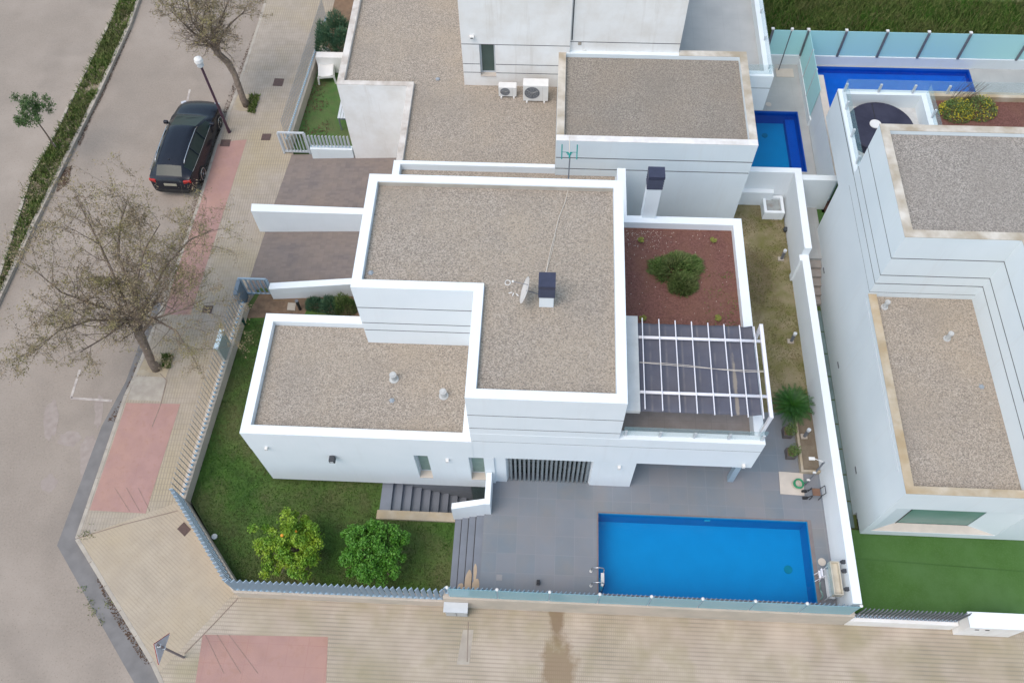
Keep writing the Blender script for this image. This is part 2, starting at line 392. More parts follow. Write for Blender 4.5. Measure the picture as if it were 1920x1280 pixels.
def watermat(name, tint):
    m = D.materials.new(name)
    m.use_nodes = True
    n = m.node_tree.nodes; l = m.node_tree.links
    n.remove(n['Principled BSDF'])
    out = n['Material Output']
    tr = n.new('ShaderNodeBsdfTransparent'); tr.inputs[0].default_value = (*tint, 1)
    gl = n.new('ShaderNodeBsdfGlossy'); gl.inputs['Roughness'].default_value = 0.08
    fr = n.new('ShaderNodeFresnel'); fr.inputs[0].default_value = 1.33
    tn = n.new('ShaderNodeTexNoise'); tn.inputs['Scale'].default_value = 7; tn.inputs['Detail'].default_value = 4
    tc = n.new('ShaderNodeTexCoord'); l.new(tc.outputs['Object'], tn.inputs['Vector'])
    bp = n.new('ShaderNodeBump'); bp.inputs['Strength'].default_value = 0.16; bp.inputs['Distance'].default_value = 0.03
    l.new(tn.outputs['Fac'], bp.inputs['Height']); l.new(bp.outputs[0], gl.inputs['Normal']); l.new(bp.outputs[0], fr.inputs['Normal'])
    mx = n.new('ShaderNodeMixShader'); l.new(fr.outputs[0], mx.inputs[0]); l.new(tr.outputs[0], mx.inputs[1]); l.new(gl.outputs[0], mx.inputs[2])
    l.new(mx.outputs[0], out.inputs[0])
    return m


M['water'] = watermat('pool_water', (0.28, 0.80, 0.97))
M['pooltile'] = mat('blue_pool_mosaic', (0.002, 0.34, 0.56), (0.001, 0.32, 0.53), scale=1.6, rough=0.5)
mixcol(M['pooltile'], gridmask(0, 0.10, 0.10, 0.008, 0.008, 0.3), (0.004, 0.27, 0.48))
M['pooltile_c'] = mat('deep_blue_pool_mosaic', (0.03, 0.17, 0.60), (0.025, 0.145, 0.54), scale=3, rough=0.5)
mixcol(M['pooltile_c'], gridmask(0, 0.14, 0.14, 0.02, 0.02, 0.4), (0.04, 0.22, 0.60))
M['pooltile_d'] = mat('pool_wall_mosaic', (0.003, 0.24, 0.48), (0.002, 0.22, 0.45), scale=2, rough=0.5)
M['pooltile_n'] = mat('navy_pool_mosaic', (0.010, 0.115, 0.50), (0.008, 0.095, 0.45), scale=2, rough=0.5)


# ------------------------------------------------------------------ mesh builder
def offset(poly, d):
    """inset (d > 0) of a counter-clockwise polygon"""
    n = len(poly)
    a = sum(poly[i][0] * poly[(i + 1) % n][1] - poly[(i + 1) % n][0] * poly[i][1] for i in range(n))
    s = 1 if a > 0 else -1
    res = []
    for i in range(n):
        p0, p1, p2 = Vector(poly[i - 1]), Vector(poly[i]), Vector(poly[(i + 1) % n])
        e1 = (p1 - p0).normalized(); e2 = (p2 - p1).normalized()
        n1 = Vector((-e1.y, e1.x)) * s; n2 = Vector((-e2.y, e2.x)) * s
        k = (n1 + n2)
        k = k / max(0.2, k.dot(n1))
        q = p1 + k * d
        res.append((q.x, q.y))
    return res


class MB:
    def __init__(self):
        self.v = []; self.f = []

    def add(self, vs, fs):
        o = len(self.v)
        self.v += [tuple(p) for p in vs]
        self.f += [tuple(i + o for i in f) for f in fs]
        return self

    def box(self, x0, x1, y0, y1, z0, z1):
        vs = [(x0, y0, z0), (x1, y0, z0), (x1, y1, z0), (x0, y1, z0), (x0, y0, z1), (x1, y0, z1), (x1, y1, z1), (x0, y1, z1)]
        return self.add(vs, [(0, 3, 2, 1), (4, 5, 6, 7), (0, 1, 5, 4), (1, 2, 6, 5), (2, 3, 7, 6), (3, 0, 4, 7)])

    def obox(self, c, s, rz=0.0, tilt=None):
        q = Matrix.Rotation(rz, 3, 'Z')
        if tilt is not None:
            q = q @ tilt
        vs = []
        for z in (-.5, .5):
            for x, y in ((-.5, -.5), (.5, -.5), (.5, .5), (-.5, .5)):
                vs.append(Vector(c) + q @ Vector((x * s[0], y * s[1], z * s[2])))
        return self.add(vs, [(0, 3, 2, 1), (4, 5, 6, 7), (0, 1, 5, 4), (1, 2, 6, 5), (2, 3, 7, 6), (3, 0, 4, 7)])

    def prism(self, poly, z0, z1, bottom=True):
        n = len(poly)
        a = sum(poly[i][0] * poly[(i + 1) % n][1] - poly[(i + 1) % n][0] * poly[i][1] for i in range(n))
        if a < 0:
            poly = list(poly)[::-1]
        zz0 = z0 if isinstance(z0, (list, tuple)) else [z0] * n
        zz1 = z1 if isinstance(z1, (list, tuple)) else [z1] * n
        if a < 0:
            zz0 = list(zz0)[::-1]; zz1 = list(zz1)[::-1]
        vs = [(p[0], p[1], z) for p, z in zip(poly, zz0)] + [(p[0], p[1], z) for p, z in zip(poly, zz1)]
        fs = [tuple(range(n, 2 * n))] + [(i, (i + 1) % n, n + (i + 1) % n, n + i) for i in range(n)]
        if bottom:
            fs.append(tuple(range(n))[::-1])
        return self.add(vs, fs)

    def ring(self, poly, t, z0, z1, ins=0.0):
        n = len(poly)
        a = sum(poly[i][0] * poly[(i + 1) % n][1] - poly[(i + 1) % n][0] * poly[i][1] for i in range(n))
        if a < 0:
            poly = list(poly)[::-1]
        o = offset(poly, ins) if ins else poly
        q = offset(poly, t)
        vs = [(p[0], p[1], z) for z in (z0, z1) for p in o] + [(p[0], p[1], z) for z in (z0, z1) for p in q]
        fs = []
        for i in range(n):
            j = (i + 1) % n
            fs += [(i, j, n + j, n + i), (2 * n + j, 2 * n + i, 3 * n + i, 3 * n + j), (n + i, n + j, 3 * n + j, 3 * n + i), (j, i, 2 * n + i, 2 * n + j)]
        return self.add(vs, fs)

    def tube(self, pts, rad, n=8, caps=True):
        pts = [Vector(p) for p in pts]
        if not isinstance(rad, (list, tuple)):
            rad = [rad] * len(pts)
        vs = []; fs = []
        prev = None
        for i, p in enumerate(pts):
            d = (pts[min(i + 1, len(pts) - 1)] - pts[max(i - 1, 0)])
            d = d.normalized() if d.length > 1e-9 else Vector((0, 0, 1))
            if prev is None:
                a = Vector((1, 0, 0)) if abs(d.x) < 0.8 else Vector((0, 1, 0))
                a = (a - d * a.dot(d)).normalized()
            else:
                a = (prev - d * prev.dot(d)).normalized()
            prev = a
            b = d.cross(a)
            for k in range(n):
                an = 2 * math.pi * k / n
                vs.append(p + (a * math.cos(an) + b * math.sin(an)) * rad[i])
        for i in range(len(pts) - 1):
            for k in range(n):
                k2 = (k + 1) % n
                fs.append((i * n + k, i * n + k2, (i + 1) * n + k2, (i + 1) * n + k))
        if caps:
            fs.append(tuple(range(n))[::-1])
            fs.append(tuple(range((len(pts) - 1) * n, len(pts) * n)))
        return self.add(vs, fs)

    def cyl(self, c, r, z0, z1, n=20, r2=None):
        r2 = r if r2 is None else r2
        return self.tube([(c[0], c[1], z0), (c[0], c[1], z1)], [r, r2], n)

    def beam(self, p, q, wd, h):
        p = Vector(p); q = Vector(q)
        d = (q - p).normalized()
        s = d.cross(Vector((0, 0, 1)))
        s = Vector((1, 0, 0)) if s.length < 1e-4 else s.normalized()
        u = s.cross(d)
        vs = []
        for c in (p, q):
            for a, b in ((-1, -1), (1, -1), (1, 1), (-1, 1)):
                vs.append(c + s * a * wd / 2 + u * b * h / 2)
        return self.add(vs, [(3, 2, 1, 0), (4, 5, 6, 7), (0, 1, 5, 4), (1, 2, 6, 5), (2, 3, 7, 6), (3, 0, 4, 7)])

    def sphere(self, c, r, nu=12, nv=8, sz=1.0):
        vs = []; fs = []
        for j in range(nv + 1):
            th = math.pi * j / nv
            for i in range(nu):
                ph = 2 * math.pi * i / nu
                vs.append((c[0] + r * math.sin(th) * math.cos(ph), c[1] + r * math.sin(th) * math.sin(ph), c[2] + r * sz * math.cos(th)))
        for j in range(nv):
            for i in range(nu):
                i2 = (i + 1) % nu
                fs.append((j * nu + i, (j + 1) * nu + i, (j + 1) * nu + i2, j * nu + i2))
        return self.add(vs, fs)

    def build(self, name, m, parent=None, smooth=False, bevel=0.0, off=None):
        """vertices are in world coordinates; they are stored relative to the thing's base"""
        o3 = Vector((0, 0, 0))
        if parent is not None:
            o3 = Vector(parent['_base'])
        me = D.meshes.new(name)
        me.from_pydata([(v[0] - o3.x, v[1] - o3.y, v[2] - o3.z) for v in self.v], [], self.f)
        me.validate()
        ms = m if isinstance(m, list) else [m]
        for x in ms:
            me.materials.append(M[x] if isinstance(x, str) else x)
        ob = D.objects.new(name, me)
        COL.objects.link(ob)
        if parent is not None:
            ob.parent = parent
        ob['_base'] = tuple(o3)
        bm = bmesh.new(); bm.from_mesh(me)
        if len(self.f) < 5000:
            bmesh.ops.recalc_face_normals(bm, faces=bm.faces)
        bm.to_mesh(me); bm.free()
        if smooth:
            for p in me.polygons:
                p.use_smooth = True
        if bevel > 0:
            b = ob.modifiers.new('bevel', 'BEVEL'); b.width = bevel; b.segments = 2; b.limit_method = 'ANGLE'
        return ob


def thing(name, label, cat, loc=(0, 0, 0), group=None, kind=None):
    o = D.objects.new(name, None)
    COL.objects.link(o)
    o.empty_display_size = 0.2
    o.location = loc
    o['_base'] = tuple(loc)
    return tag(o, label, cat, group, kind)


def tag(o, label=None, cat=None, group=None, kind=None):
    if label: o['label'] = label
    if cat: o['category'] = cat
    if group: o['group'] = group
    if kind: o['kind'] = kind
    return o


def struct(o):
    o['kind'] = 'structure'
    return o


def place(root, loc):
    root.location = loc
    return root


def copy_tree(o, parent=None):
    c = o.copy()
    COL.objects.link(c)
    if parent is not None:
        c.parent = parent
    for ch in list(o.children):
        copy_tree(ch, c)
    return c


def cells(x0, x1, y0, y1, holes):
    """rectangle minus rectangular holes, as rectangles"""
    xs = sorted({x0, x1, *[h[0] for h in holes], *[h[1] for h in holes]})
    out = []
    xs = [x for x in xs if x0 <= x <= x1]
    for a, b in zip(xs, xs[1:]):
        hs = sorted([(h[2], h[3]) for h in holes if h[0] < b and h[1] > a])
        y = y0
        for h0, h1 in hs:
            if h0 > y:
                out.append((a, b, y, h0))
            y = max(y, h1)
        if y < y1:
            out.append((a, b, y, y1))
    return out


def facade_x(mb, x0, x1, y0, y1, z0, z1, ops):
    """wall in the XZ plane, thickness y0..y1, with openings (xa, xb, za, zb)"""
    for a, b, c, d in cells(x0, x1, z0, z1, ops):
        mb.box(a, b, y0, y1, c, d)


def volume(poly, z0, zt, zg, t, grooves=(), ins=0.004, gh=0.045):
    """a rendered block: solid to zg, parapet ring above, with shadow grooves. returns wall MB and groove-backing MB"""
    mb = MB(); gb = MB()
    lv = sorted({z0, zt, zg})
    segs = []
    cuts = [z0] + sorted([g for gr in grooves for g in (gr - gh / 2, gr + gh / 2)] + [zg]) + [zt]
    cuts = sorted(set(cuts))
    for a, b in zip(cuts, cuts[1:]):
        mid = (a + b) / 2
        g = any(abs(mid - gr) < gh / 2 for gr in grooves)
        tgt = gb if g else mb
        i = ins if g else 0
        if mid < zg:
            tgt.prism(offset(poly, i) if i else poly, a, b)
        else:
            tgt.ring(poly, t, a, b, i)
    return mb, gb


def ccw(poly):
    n = len(poly)
    a = sum(poly[i][0] * poly[(i + 1) % n][1] - poly[(i + 1) % n][0] * poly[i][1] for i in range(n))
    return poly if a > 0 else poly[::-1]


def rect(x0, x1, y0, y1):
    return [(x0, y0), (x1, y0), (x1, y1), (x0, y1)]


def inpoly(x, y, poly):
    c = False
    j = len(poly) - 1
    for i in range(len(poly)):
        if (poly[i][1] > y) != (poly[j][1] > y) and x < (poly[j][0] - poly[i][0]) * (y - poly[i][1]) / (poly[j][1] - poly[i][1]) + poly[i][0]:
            c = not c
        j = i
    return c


def tufts(mb, poly, z, n, h, wd, holes=(), clump=None):
    xs = [p[0] for p in poly]; ys = [p[1] for p in poly]
    k = 0
    while k < n:
        x = random.uniform(min(xs), max(xs)); y = random.uniform(min(ys), max(ys))
        k += 1
        if not inpoly(x, y, poly) or any(a < x < b and c < y < d for a, b, c, d in holes):
            continue
        if clump and noise.noise(Vector((x * clump, y * clump, 3.1))) < random.uniform(-0.45, 0.4):
            continue
        a = random.uniform(0, 6.283); ww = wd * random.uniform(.6, 1.3); hh = h * random.uniform(.5, 1.3)
        dx, dy = math.cos(a) * ww, math.sin(a) * ww
        lx, ly = random.uniform(-1, 1) * hh * .8, random.uniform(-1, 1) * hh * .8
        mb.add([(x - dx, y - dy, z), (x + dx, y + dy, z), (x + lx, y + ly, z + hh)], [(0, 1, 2)])


def leaf(mb, c, size, up=0.35):
    """one small leaf quad, turned at random"""
    n = Vector((random.gauss(0, 1), random.gauss(0, 1), random.gauss(0, 1) + up * 3)).normalized()
    a = n.cross(Vector((random.gauss(0, 1), random.gauss(0, 1), random.gauss(0, 1)))).normalized()
    b = n.cross(a)
    s = size * random.uniform(.6, 1.3)
    c = Vector(c)
    mb.add([c - a * s, c - b * s * .5, c + a * s, c + b * s * .5], [(0, 1, 2, 3)])


# ================================================================== THE GROUND
g = MB()
for a, b, c, d in cells(-600, 600, -600, 700, [(-11.5, 40, 5.9, 29.2)]):
    g.box(a, b, c, d, -3.2, -0.03)
struct(g.build('ground', 'field'))
roadp = [(-200, 6.0), (-200, -120), (150, -120), (150, 1.0), (-9.2, 1.0)]
rd = MB()
kerbL = [P(*p, 0) for p in ((487, 40), (443, 174), (407, 268), (372, 384), (335, 490), (310, 562), (250, 712), (236, 740), (144, 1009), (285, 1240))]
kx = [(-13.9, 60)] + [(p.x + .1, p.y) for p in kerbL] + [(-9.5, 1.0), (150, 1.0), (150, -60), (-120, -60), (-120, 60)]
rd.prism(kx, -0.028, 0.0)
struct(rd.build('road', 'road'))

kerb13 = PL(((487, 40), (443, 174), (407, 268), (372, 384), (335, 490), (310, 562), (250, 712), (236, 740), (144, 1009), (285, 1240)), .13)
cor_i = (-9.35, 5.9)      # corner of the garden wall, street side
top_i = (-11.75, 8.75)
e1 = P(346, 1225, .13); e2 = P(296, 1262, .13)
lp = [(-13.85, 60)] + kerb13[:9] + [top_i, (-11.0, 17.0), (-10.75, 24.0), (-10.4, 29.6), (-10.2, 60)]
struct(MB().prism(lp, -0.02, 0.13).build('pavement', 'pave'))
cp = [kerb13[8], kerb13[9], (e2.x, e2.y), cor_i, top_i]
struct(MB().prism(cp, -0.02, 0.131).build('pavement', 'pave_d'))
fp = [(e2.x, e2.y), (-9.5, 1.2), (60, 1.2), (60, 6.0), (9.7, 6.0), (9.5, 5.9), cor_i]
struct(MB().prism(fp, -0.02, 0.129).build('pavement', 'pave_f'))
# kerb stones along the whole pavement edge
kb = MB()
kl = [(-13.87, 60)] + kerb13 + [(-9.55, 1.2)]
for a, b in zip(kl, kl[1:]):
    v = Vector((b[0] - a[0], b[1] - a[1], 0)); L = v.length; n = max(1, int(L / 1.0)); v.normalize()
    for i in range(n):
        p = Vector((a[0], a[1], .066)) + v * (L * i / n + .006); q = Vector((a[0], a[1], .066)) + v * (L * (i + 1) / n - .006)
        kb.beam(p, q, .13, .142)
struct(kb.build('kerb', 'kerb', bevel=.01))
# concrete gutter strip
gp = PL(((292, 560), (236, 715), (190, 800), (107, 1022), (232, 1245)), .004)
go = [(x[0], x[1]) for x in kerb13[5:10]]
gpo = gp + [(-10.0, 1.0), (-9.6, 1.2)] + go[::-1]
struct(MB().prism(gpo, .0, .006).build('gutter', 'gutter'))
# pink crossings, flush sheets
for px, mm in ((((438, 264), (463, 262), (357, 590), (308, 590), (335, 492), (373, 384), (407, 271)), 'pinkd'), (((237, 755), (338, 757), (273, 962), (168, 956)), 'pinkd')):
    struct(MB().prism(PL(px, .13), .131, .135).build('pink_paving', mm))
pp = PL(((380, 1189), (615, 1193), (611, 1290), (365, 1290)), .13)
struct(MB().prism(pp, .131, .135).build('pink_paving', 'pink'))
pa = PL(((252, 706), (312, 706), (303, 752), (240, 749)), .13)
struct(MB().prism(pa, .131, .1345).build('pavement_repair', 'kerb'))
pa = PL(((868, 1180), (888, 1180), (880, 1245), (856, 1245)), .13)
struct(MB().prism(pa, .131, .134).build('pavement_repair', 'kerb'))
# cracks and joints between paving fields, thin dark sheets
cr = MB()
for ps in (((144, 1009), (230, 983), (333, 957)), ((446, 1121), (398, 1172), (346, 1225)), ((313, 713), (300, 762), (285, 800)), ((878, 1165), (876, 1240)), ((300, 700), (313, 713))):
    q = [P(x, y, .136) for x, y in ps]
    for a, b in zip(q, q[1:]):
        cr.beam(a, b, .028, .004)
for k in range(3):
    a = P(385 + k * 22, 1189 + 0 * k, .139); b = P(420 + k * 32, 1262, .139)
    cr.beam(a, b, .012, .004)
    a = P(215 + k * 22, 914, .139); b = P(243 + k * 19, 958, .139)
    cr.beam(a, b, .012, .004)
struct(cr.build('pavement_crack', mat('dirty_joint', (0.20, 0.155, 0.12), (0.26, 0.20, 0.16), scale=6)))
# road paint
mk = MB()
for a, b in (((133, 746), (210, 751)), ((133, 746), (150, 692)), ((345, 215), (356, 168))):
    mk.beam(P(*a, .004), P(*b, .004), .09, .005)
struct(mk.build('road_marking', 'mark'))
# light patches where the top coat has worn
wp = MB()
random.seed(3)
for cx, cy, rx, ry, rt in ((95, 790, .25, .9, 0), (130, 822, .35, .3, 0), (165, 858, .3, .9, 0), (92, 905, .3, .3, 0), (185, 770, .15, .6, 0)):
    c = P(cx, cy, .004)
    pts = []
    for i in range(26):
        an = i / 26 * 6.283
        k = 1 + .5 * noise.noise(Vector((cx * .1 + math.cos(an) * 1.6, cy * .1 + math.sin(an) * 1.6, 0)))
        pts.append((c.x + rx * k * math.cos(an) - .22 * ry * k * math.sin(an), c.y + ry * k * math.sin(an)))
    wp.prism(pts, .001, .003, bottom=False)
struct(wp.build('road_patch', mat('worn_asphalt', (0.335, 0.285, 0.25), (0.29, 0.24, 0.21), scale=5, rough=.95)))

# ---------------- median with weeds
ml = PL(((-40, 640), (60, 325), (98, 262), (207, 40), (226, -10)), .12)
mr_ = PL(((262, -10), (243, 45), (186, 170), (60, 425), (-40, 640)), .12)
med = ml + mr_
struct(MB().prism(med, -.02, .11).build('median_soil', 'msoil'))
kb = MB()
for line in (ml, mr_):
    for a, b in zip(line, line[1:]):
        v = Vector((b[0] - a[0], b[1] - a[1], 0)); L = v.length; n = max(1, int(L / 1.0)); v.normalize()
        for i in range(n):
            kb.beam(Vector((a[0], a[1], .08)) + v * (L * i / n + .006), Vector((a[0], a[1], .08)) + v * (L * (i + 1) / n - .006), .17 if line is mr_ else .12, .16)
struct(kb.build('kerb', 'kerb', bevel=.012))
tb = MB()
random.seed(11)
tufts(tb, med, .11, 38000, .09, .024, clump=1.0)
tufts(tb, med, .11, 16000, .2, .03, clump=2.2)
tag(tb.build('weeds', 'leafweed'), 'green and dry weeds growing in the narrow road median', 'weeds', kind='stuff')


def litter(poly, z, n, name, label):
    m = MB(); xs = [p[0] for p in poly]; ys = [p[1] for p in poly]
    for _ in range(n):
        x = random.uniform(min(xs), max(xs)); y = random.uniform(min(ys), max(ys))
        if inpoly(x, y, poly):
            leaf(m, (x, y, z + random.uniform(.005, .03)), .03, up=1.5)
    tag(m.build(name, 'litter'), label, 'leaf litter', kind='stuff')


litter(PL(((234, 60), (246, 58), (196, 175), (175, 215), (150, 275), (130, 250), (188, 165)), 0), 0, 4500, 'leaf_litter', 'brown dead leaves heaped against the kerb of the median')
litter(PL(((115, 320), (135, 310), (128, 345), (105, 362)), 0), 0, 900, 'leaf_litter', 'small drift of brown leaves by the lower end of the median kerb')
litter(PL(((180, 1085), (192, 1082), (245, 1165), (293, 1245), (272, 1245), (215, 1160)), 0), 0, 4200, 'leaf_litter', 'line of dead leaves in the gutter along the corner pavement')
litter(PL(((300, 560), (372, 400), (440, 190), (485, 60), (476, 60), (425, 190), (355, 400), (290, 560)), 0), 0, 5000, 'leaf_litter', 'scattered brown leaves along the kerb beside the parked car')
litter(PL(((200, 790), (232, 745), (262, 680), (255, 680), (215, 790)), 0), 0.006, 500, 'leaf_litter', 'few dry leaves in the gutter under the bare tree')

# ---------------- tree pits and covers
for px, lb in ((((276, 664), (324, 666), (311, 708), (256, 702)), 'a'), (((447, 177), (485, 178), (477, 211), (436, 206)), 'b')):
    struct(MB().prism(PL(px, .13), .132, .138).build('tree_pit', 'sand'))


def cover(px, label):
    t = MB().prism(PL(px, .14), .132, .146)
    tag(t.build('utility_cover', 'rust', bevel=.004), label, 'utility cover', 'rusty utility covers in the pavement')


cover(((332, 991), (345, 978), (358, 992), (346, 1005)), 'diamond-turned rusty cover by the slanted corner fence')
cover(((515, 147), (533, 148), (529, 162), (511, 161)), 'rusty square cover in the pavement beside the slatted fence at the top')
cover(((492, 251), (509, 251), (506, 263), (489, 263)), 'small rusty cover in the cream pavement right of the lamp post')
cover(((415, 262), (433, 262), (430, 275), (412, 274)), 'rusty cover at the top corner of the pink pavement strip')
cover(((382, 573), (400, 573), (396, 587), (378, 586)), 'rusty cover in the pavement left of the garden gate')

# ================================================================== PLOT GROUNDS
def plane_cells(name, mt, x0, x1, y0, y1, zt, zb, holes):
    m = MB()
    for a, b, c, d in cells(x0, x1, y0, y1, holes):
        m.box(a, b, c, d, zb, zt)
    return struct(m.build(name, mt))


PIT = (-4.78, -1.62, 8.62, 10.2)
lawnp = [(-9.2, 5.95), (-11.45, 8.7), (-11.1, 16.3), (-10.8, 17.1), (-5.4, 17.1)]
ln = MB()
ln.prism([(-9.2, 5.95), (-11.45, 8.7), (-11.1, 16.3), (-10.8, 17.1), (-5.45, 17.1), (-5.45, 8.34), (-5.45, 5.95)], -2.9, .30)
ln.prism(rect(-5.45, PIT[0], 5.95, 10.2), -2.9, .2999)
ln.box(PIT[0], -2.6, 5.95, PIT[2], -2.9, .2998)
struct(ln.build('lawn', 'lawn'))
gr = MB()
random.seed(5)
lawnA = [(-9.2, 6.0), (-11.4, 8.7), (-11.1, 15.6), (-9.0, 15.7), (-8.6, 15.2), (-8.6, 10), (-5.2, 9.9), (-5.2, 8.3), (-2.68, 8.3), (-2.72, 6.0)]
tufts(gr, lawnA, .30, 60000, .045, .016)
tag(gr.build('lawn_grass', 'blade'), 'short green grass of the corner garden lawn', 'grass', kind='stuff')
struct(MB().prism([(-11.05, 15.75), (-8.9, 15.9), (-8.8, 16.3), (-5.9, 15.6), (-5.6, 16.9), (-10.7, 16.95)], .30, .306).build('garden_soil', 'soil'))
# pool terrace with pool hole
POOL = (1.95, 8.50, 6.10, 8.61)
plane_cells('terrace_floor', 'deck', -1.66, 9.08, 5.98, 13.2, 1.0, -2.9, [(POOL[0] - .02, POOL[1] + .02, POOL[2] - .02, POOL[3] + .02), (-1.66, -1.45, 8.62, 10.2), (-1.45, 6.2, 12.9, 13.2)])
# pool surround, one tile course of a browner grey
sr = MB()
for a, b, c, d in cells(POOL[0] - .05, POOL[1] + .12, POOL[2] - .1, POOL[3] + .055, [(POOL[0] - .0, POOL[1] + .0, POOL[2] - .0, POOL[3] + .0)]):
    sr.box(a, b, c, d, 1.0, 1.006)
struct(sr.build('pool_kerb', mat('pool_kerb_tile', (0.20, 0.175, 0.17), (0.17, 0.15, 0.15), rough=.6)))
# east lawn
el = ccw(PL(((1500, 722), (1452, 770), (1436, 770)), 1.0))
EL = [(6.0, 12.4), (8.0, 12.4), (8.35, 12.9), (9.08, 12.9), (9.08, 21.6), (6.0, 21.6)]
struct(MB().prism([(6.0, 12.35), (9.08, 12.35), (9.08, 21.7), (6.0, 21.7)], -2.9, 1.004).build('lawn', 'lawn_e'))
gr = MB()
tufts(gr, EL, 1.0, 26000, .04, .016, clump=1.1)
tag(gr.build('dry_grass', 'blade_e'), 'patchy yellow green grass of the narrow strip along the boundary wall', 'grass', kind='stuff')
# driveways, ramping up to the garages
def drive(name, yA, yB, xl0, xl1, mt='drive'):
    poly = [(xl0, yA), (-5.3, yA), (-5.3, yB), (xl1, yB)]
    struct(MB().prism(poly, -2.9, [.134, .46, .46, .134]).build(name, mt))


drive('driveway', 17.1, 19.85, -11.35, -11.15)
drive('driveway', 20.2, 23.9, -11.15, -10.8)
struct(MB().box(-11.2, -5.3, 19.85, 20.2, -2.9, .13).build('driveway_footing', 'kerb'))
# neighbour behind: turf, yard
struct(MB().prism([(-10.75, 24.0), (-7.9, 24.0), (-7.9, 29.0), (-10.45, 29.0)], -2.9, .30).build('lawn', 'turf_b'))
struct(MB().prism([(-10.45, 29.0), (-7.9, 29.0), (-7.9, 40), (-10.3, 40)], -.02, .30).build('garden_soil', 'soil'))
BP = (7.2, 10.26, 22.95, 26.17)
plane_cells('terrace_floor', 'deckb', 6.0, 10.62, 21.85, 29.2, 1.0, -2.9, [(BP[0] - .02, BP[1] + .02, BP[2] - .02, BP[3] + .02)])
CPL = (11.1, 17.85, 26.35, 28.88)
plane_cells('terrace_floor', 'deckb', 10.9, 40, 23.3, 29.2, 1.0, -2.9, [(CPL[0] - .02, CPL[1] + .02, CPL[2] - .02, CPL[3] + .02)])
struct(MB().box(10.62, 10.9, 21.0, 29.2, -2.9, .9).build('ground_strip', 'turf'))
# neighbour to the right: alley and turf
struct(MB().prism([(9.3, 6.0), (40, 6.0), (40, 8.6), (9.3, 8.6)], -2.9, .40).build('lawn', 'turf'))
struct(MB().box(9.30, 10.4, 8.6, 17.2, -2.9, .12).build('alley_ground', 'lawn'))
ap = MB()
for i in range(9):
    ap.box(10.06, 10.28, 8.75 + i * .92, 9.62 + i * .92, .12, .15)
struct(ap.build('alley_channel', mat('grey_green_panel', (0.17, 0.24, 0.24), (0.12, 0.17, 0.17), scale=1.2, rough=.3)))
struct(MB().box(9.30, 10.4, 18.75, 22.0, -2.9, 1.0).build('alley_ground', 'deckb'))
struct(MB().box(10.4, 30, 15, 24, -2.9, .9).build('alley_ground', 'turf'))


def pool(label, x0, x1, y0, y1, zt, depth, mf, mw, base_label=None, dark=None):
    t = thing('swimming_pool', label, 'swimming pool', ((x0 + x1) / 2, (y0 + y1) / 2, zt - depth))
    w_ = .016
    zb = zt - depth
    MB().box(x0, x1, y0, y1, zb - .1, zb).build('pool_floor', mf, t)
    for a in ((x0, x1, y1, y1 + w_), (x0, x1, y0 - w_, y0), (x1, x1 + w_, y0 - w_, y1 + w_), (x0 - w_, x0, y0 - w_, y1 + w_)):
        MB().box(*a, zb - .1, zt - .01).build('pool_wall', mw, t)
    MB().add([(x0, y0, zt - .12), (x1, y0, zt - .12), (x1, y1, zt - .12), (x0, y1, zt - .12)], [(0, 1, 2, 3)]).build('water', 'water', t)
    return t


p1 = pool('rectangular bright blue pool set in the grey terrace of the corner house', *POOL, 1.0, .86, 'pooltile', 'pooltile_d')
q = P(1478, 1067, .16); MB().cyl((q.x, q.y), .13, .14, .17).build('drain_cover', mat('green_drain', (0.01, 0.30, 0.32), (0.01, 0.26, 0.28)), p1)
q = PY(1326, 975, 8.60); MB().box(q.x - .09, q.x + .09, 8.57, 8.612, q.z - .05, q.z + .03).build('skimmer_mouth', mat('aqua_fitting', (0.06, 0.42, 0.50), (0.05, 0.38, 0.46)), p1)
p2 = pool('deep blue pool of the rear neighbour half hidden by the wall of its gravel roof', *BP, 1.0, .70, 'pooltile', 'pooltile_n')
MB().box(9.86, 10.255, 22.955, 26.165, .30, .55).build('pool_bench', 'pooltile_n', p2)
q = P(1434, 254, .32); MB().cyl((q.x, q.y), .12, .30, .33).build('drain_cover', mat('green_drain_b', (0.01, 0.24, 0.36), (0.01, 0.22, 0.3)), p2)
p3 = pool('long royal blue mosaic pool below the row of frosted glass panels', *CPL, 1.0, .36, 'pooltile_c', 'pooltile_n')

# ================================================================== MAIN HOUSE
HA = thing('villa', 'white two-storey flat-roofed corner villa in the middle with gravel roofs and pergola terrace', 'house', (0, 13, .3))
GRV = (6.18, 5.32, 4.90)


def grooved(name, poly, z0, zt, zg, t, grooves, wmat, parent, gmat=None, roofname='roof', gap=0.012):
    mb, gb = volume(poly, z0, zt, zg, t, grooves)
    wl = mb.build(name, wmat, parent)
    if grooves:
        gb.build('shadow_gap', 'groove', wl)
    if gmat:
        r = MB().prism(offset(ccw(poly), t + gap), zg - .02, zg + .02)
        return wl, r.build(roofname, gmat, parent)
    return wl, None


U = [(2.25, 9.475), (2.25, 16.89), (-5.43, 16.89), (-5.43, 12.77), (-1.97, 12.77), (-1.97, 9.475)]
uw, ur = grooved('wall', ccw(U), 3.3, 7.25, 7.04, .28, GRV, 'white', HA, 'gravel')
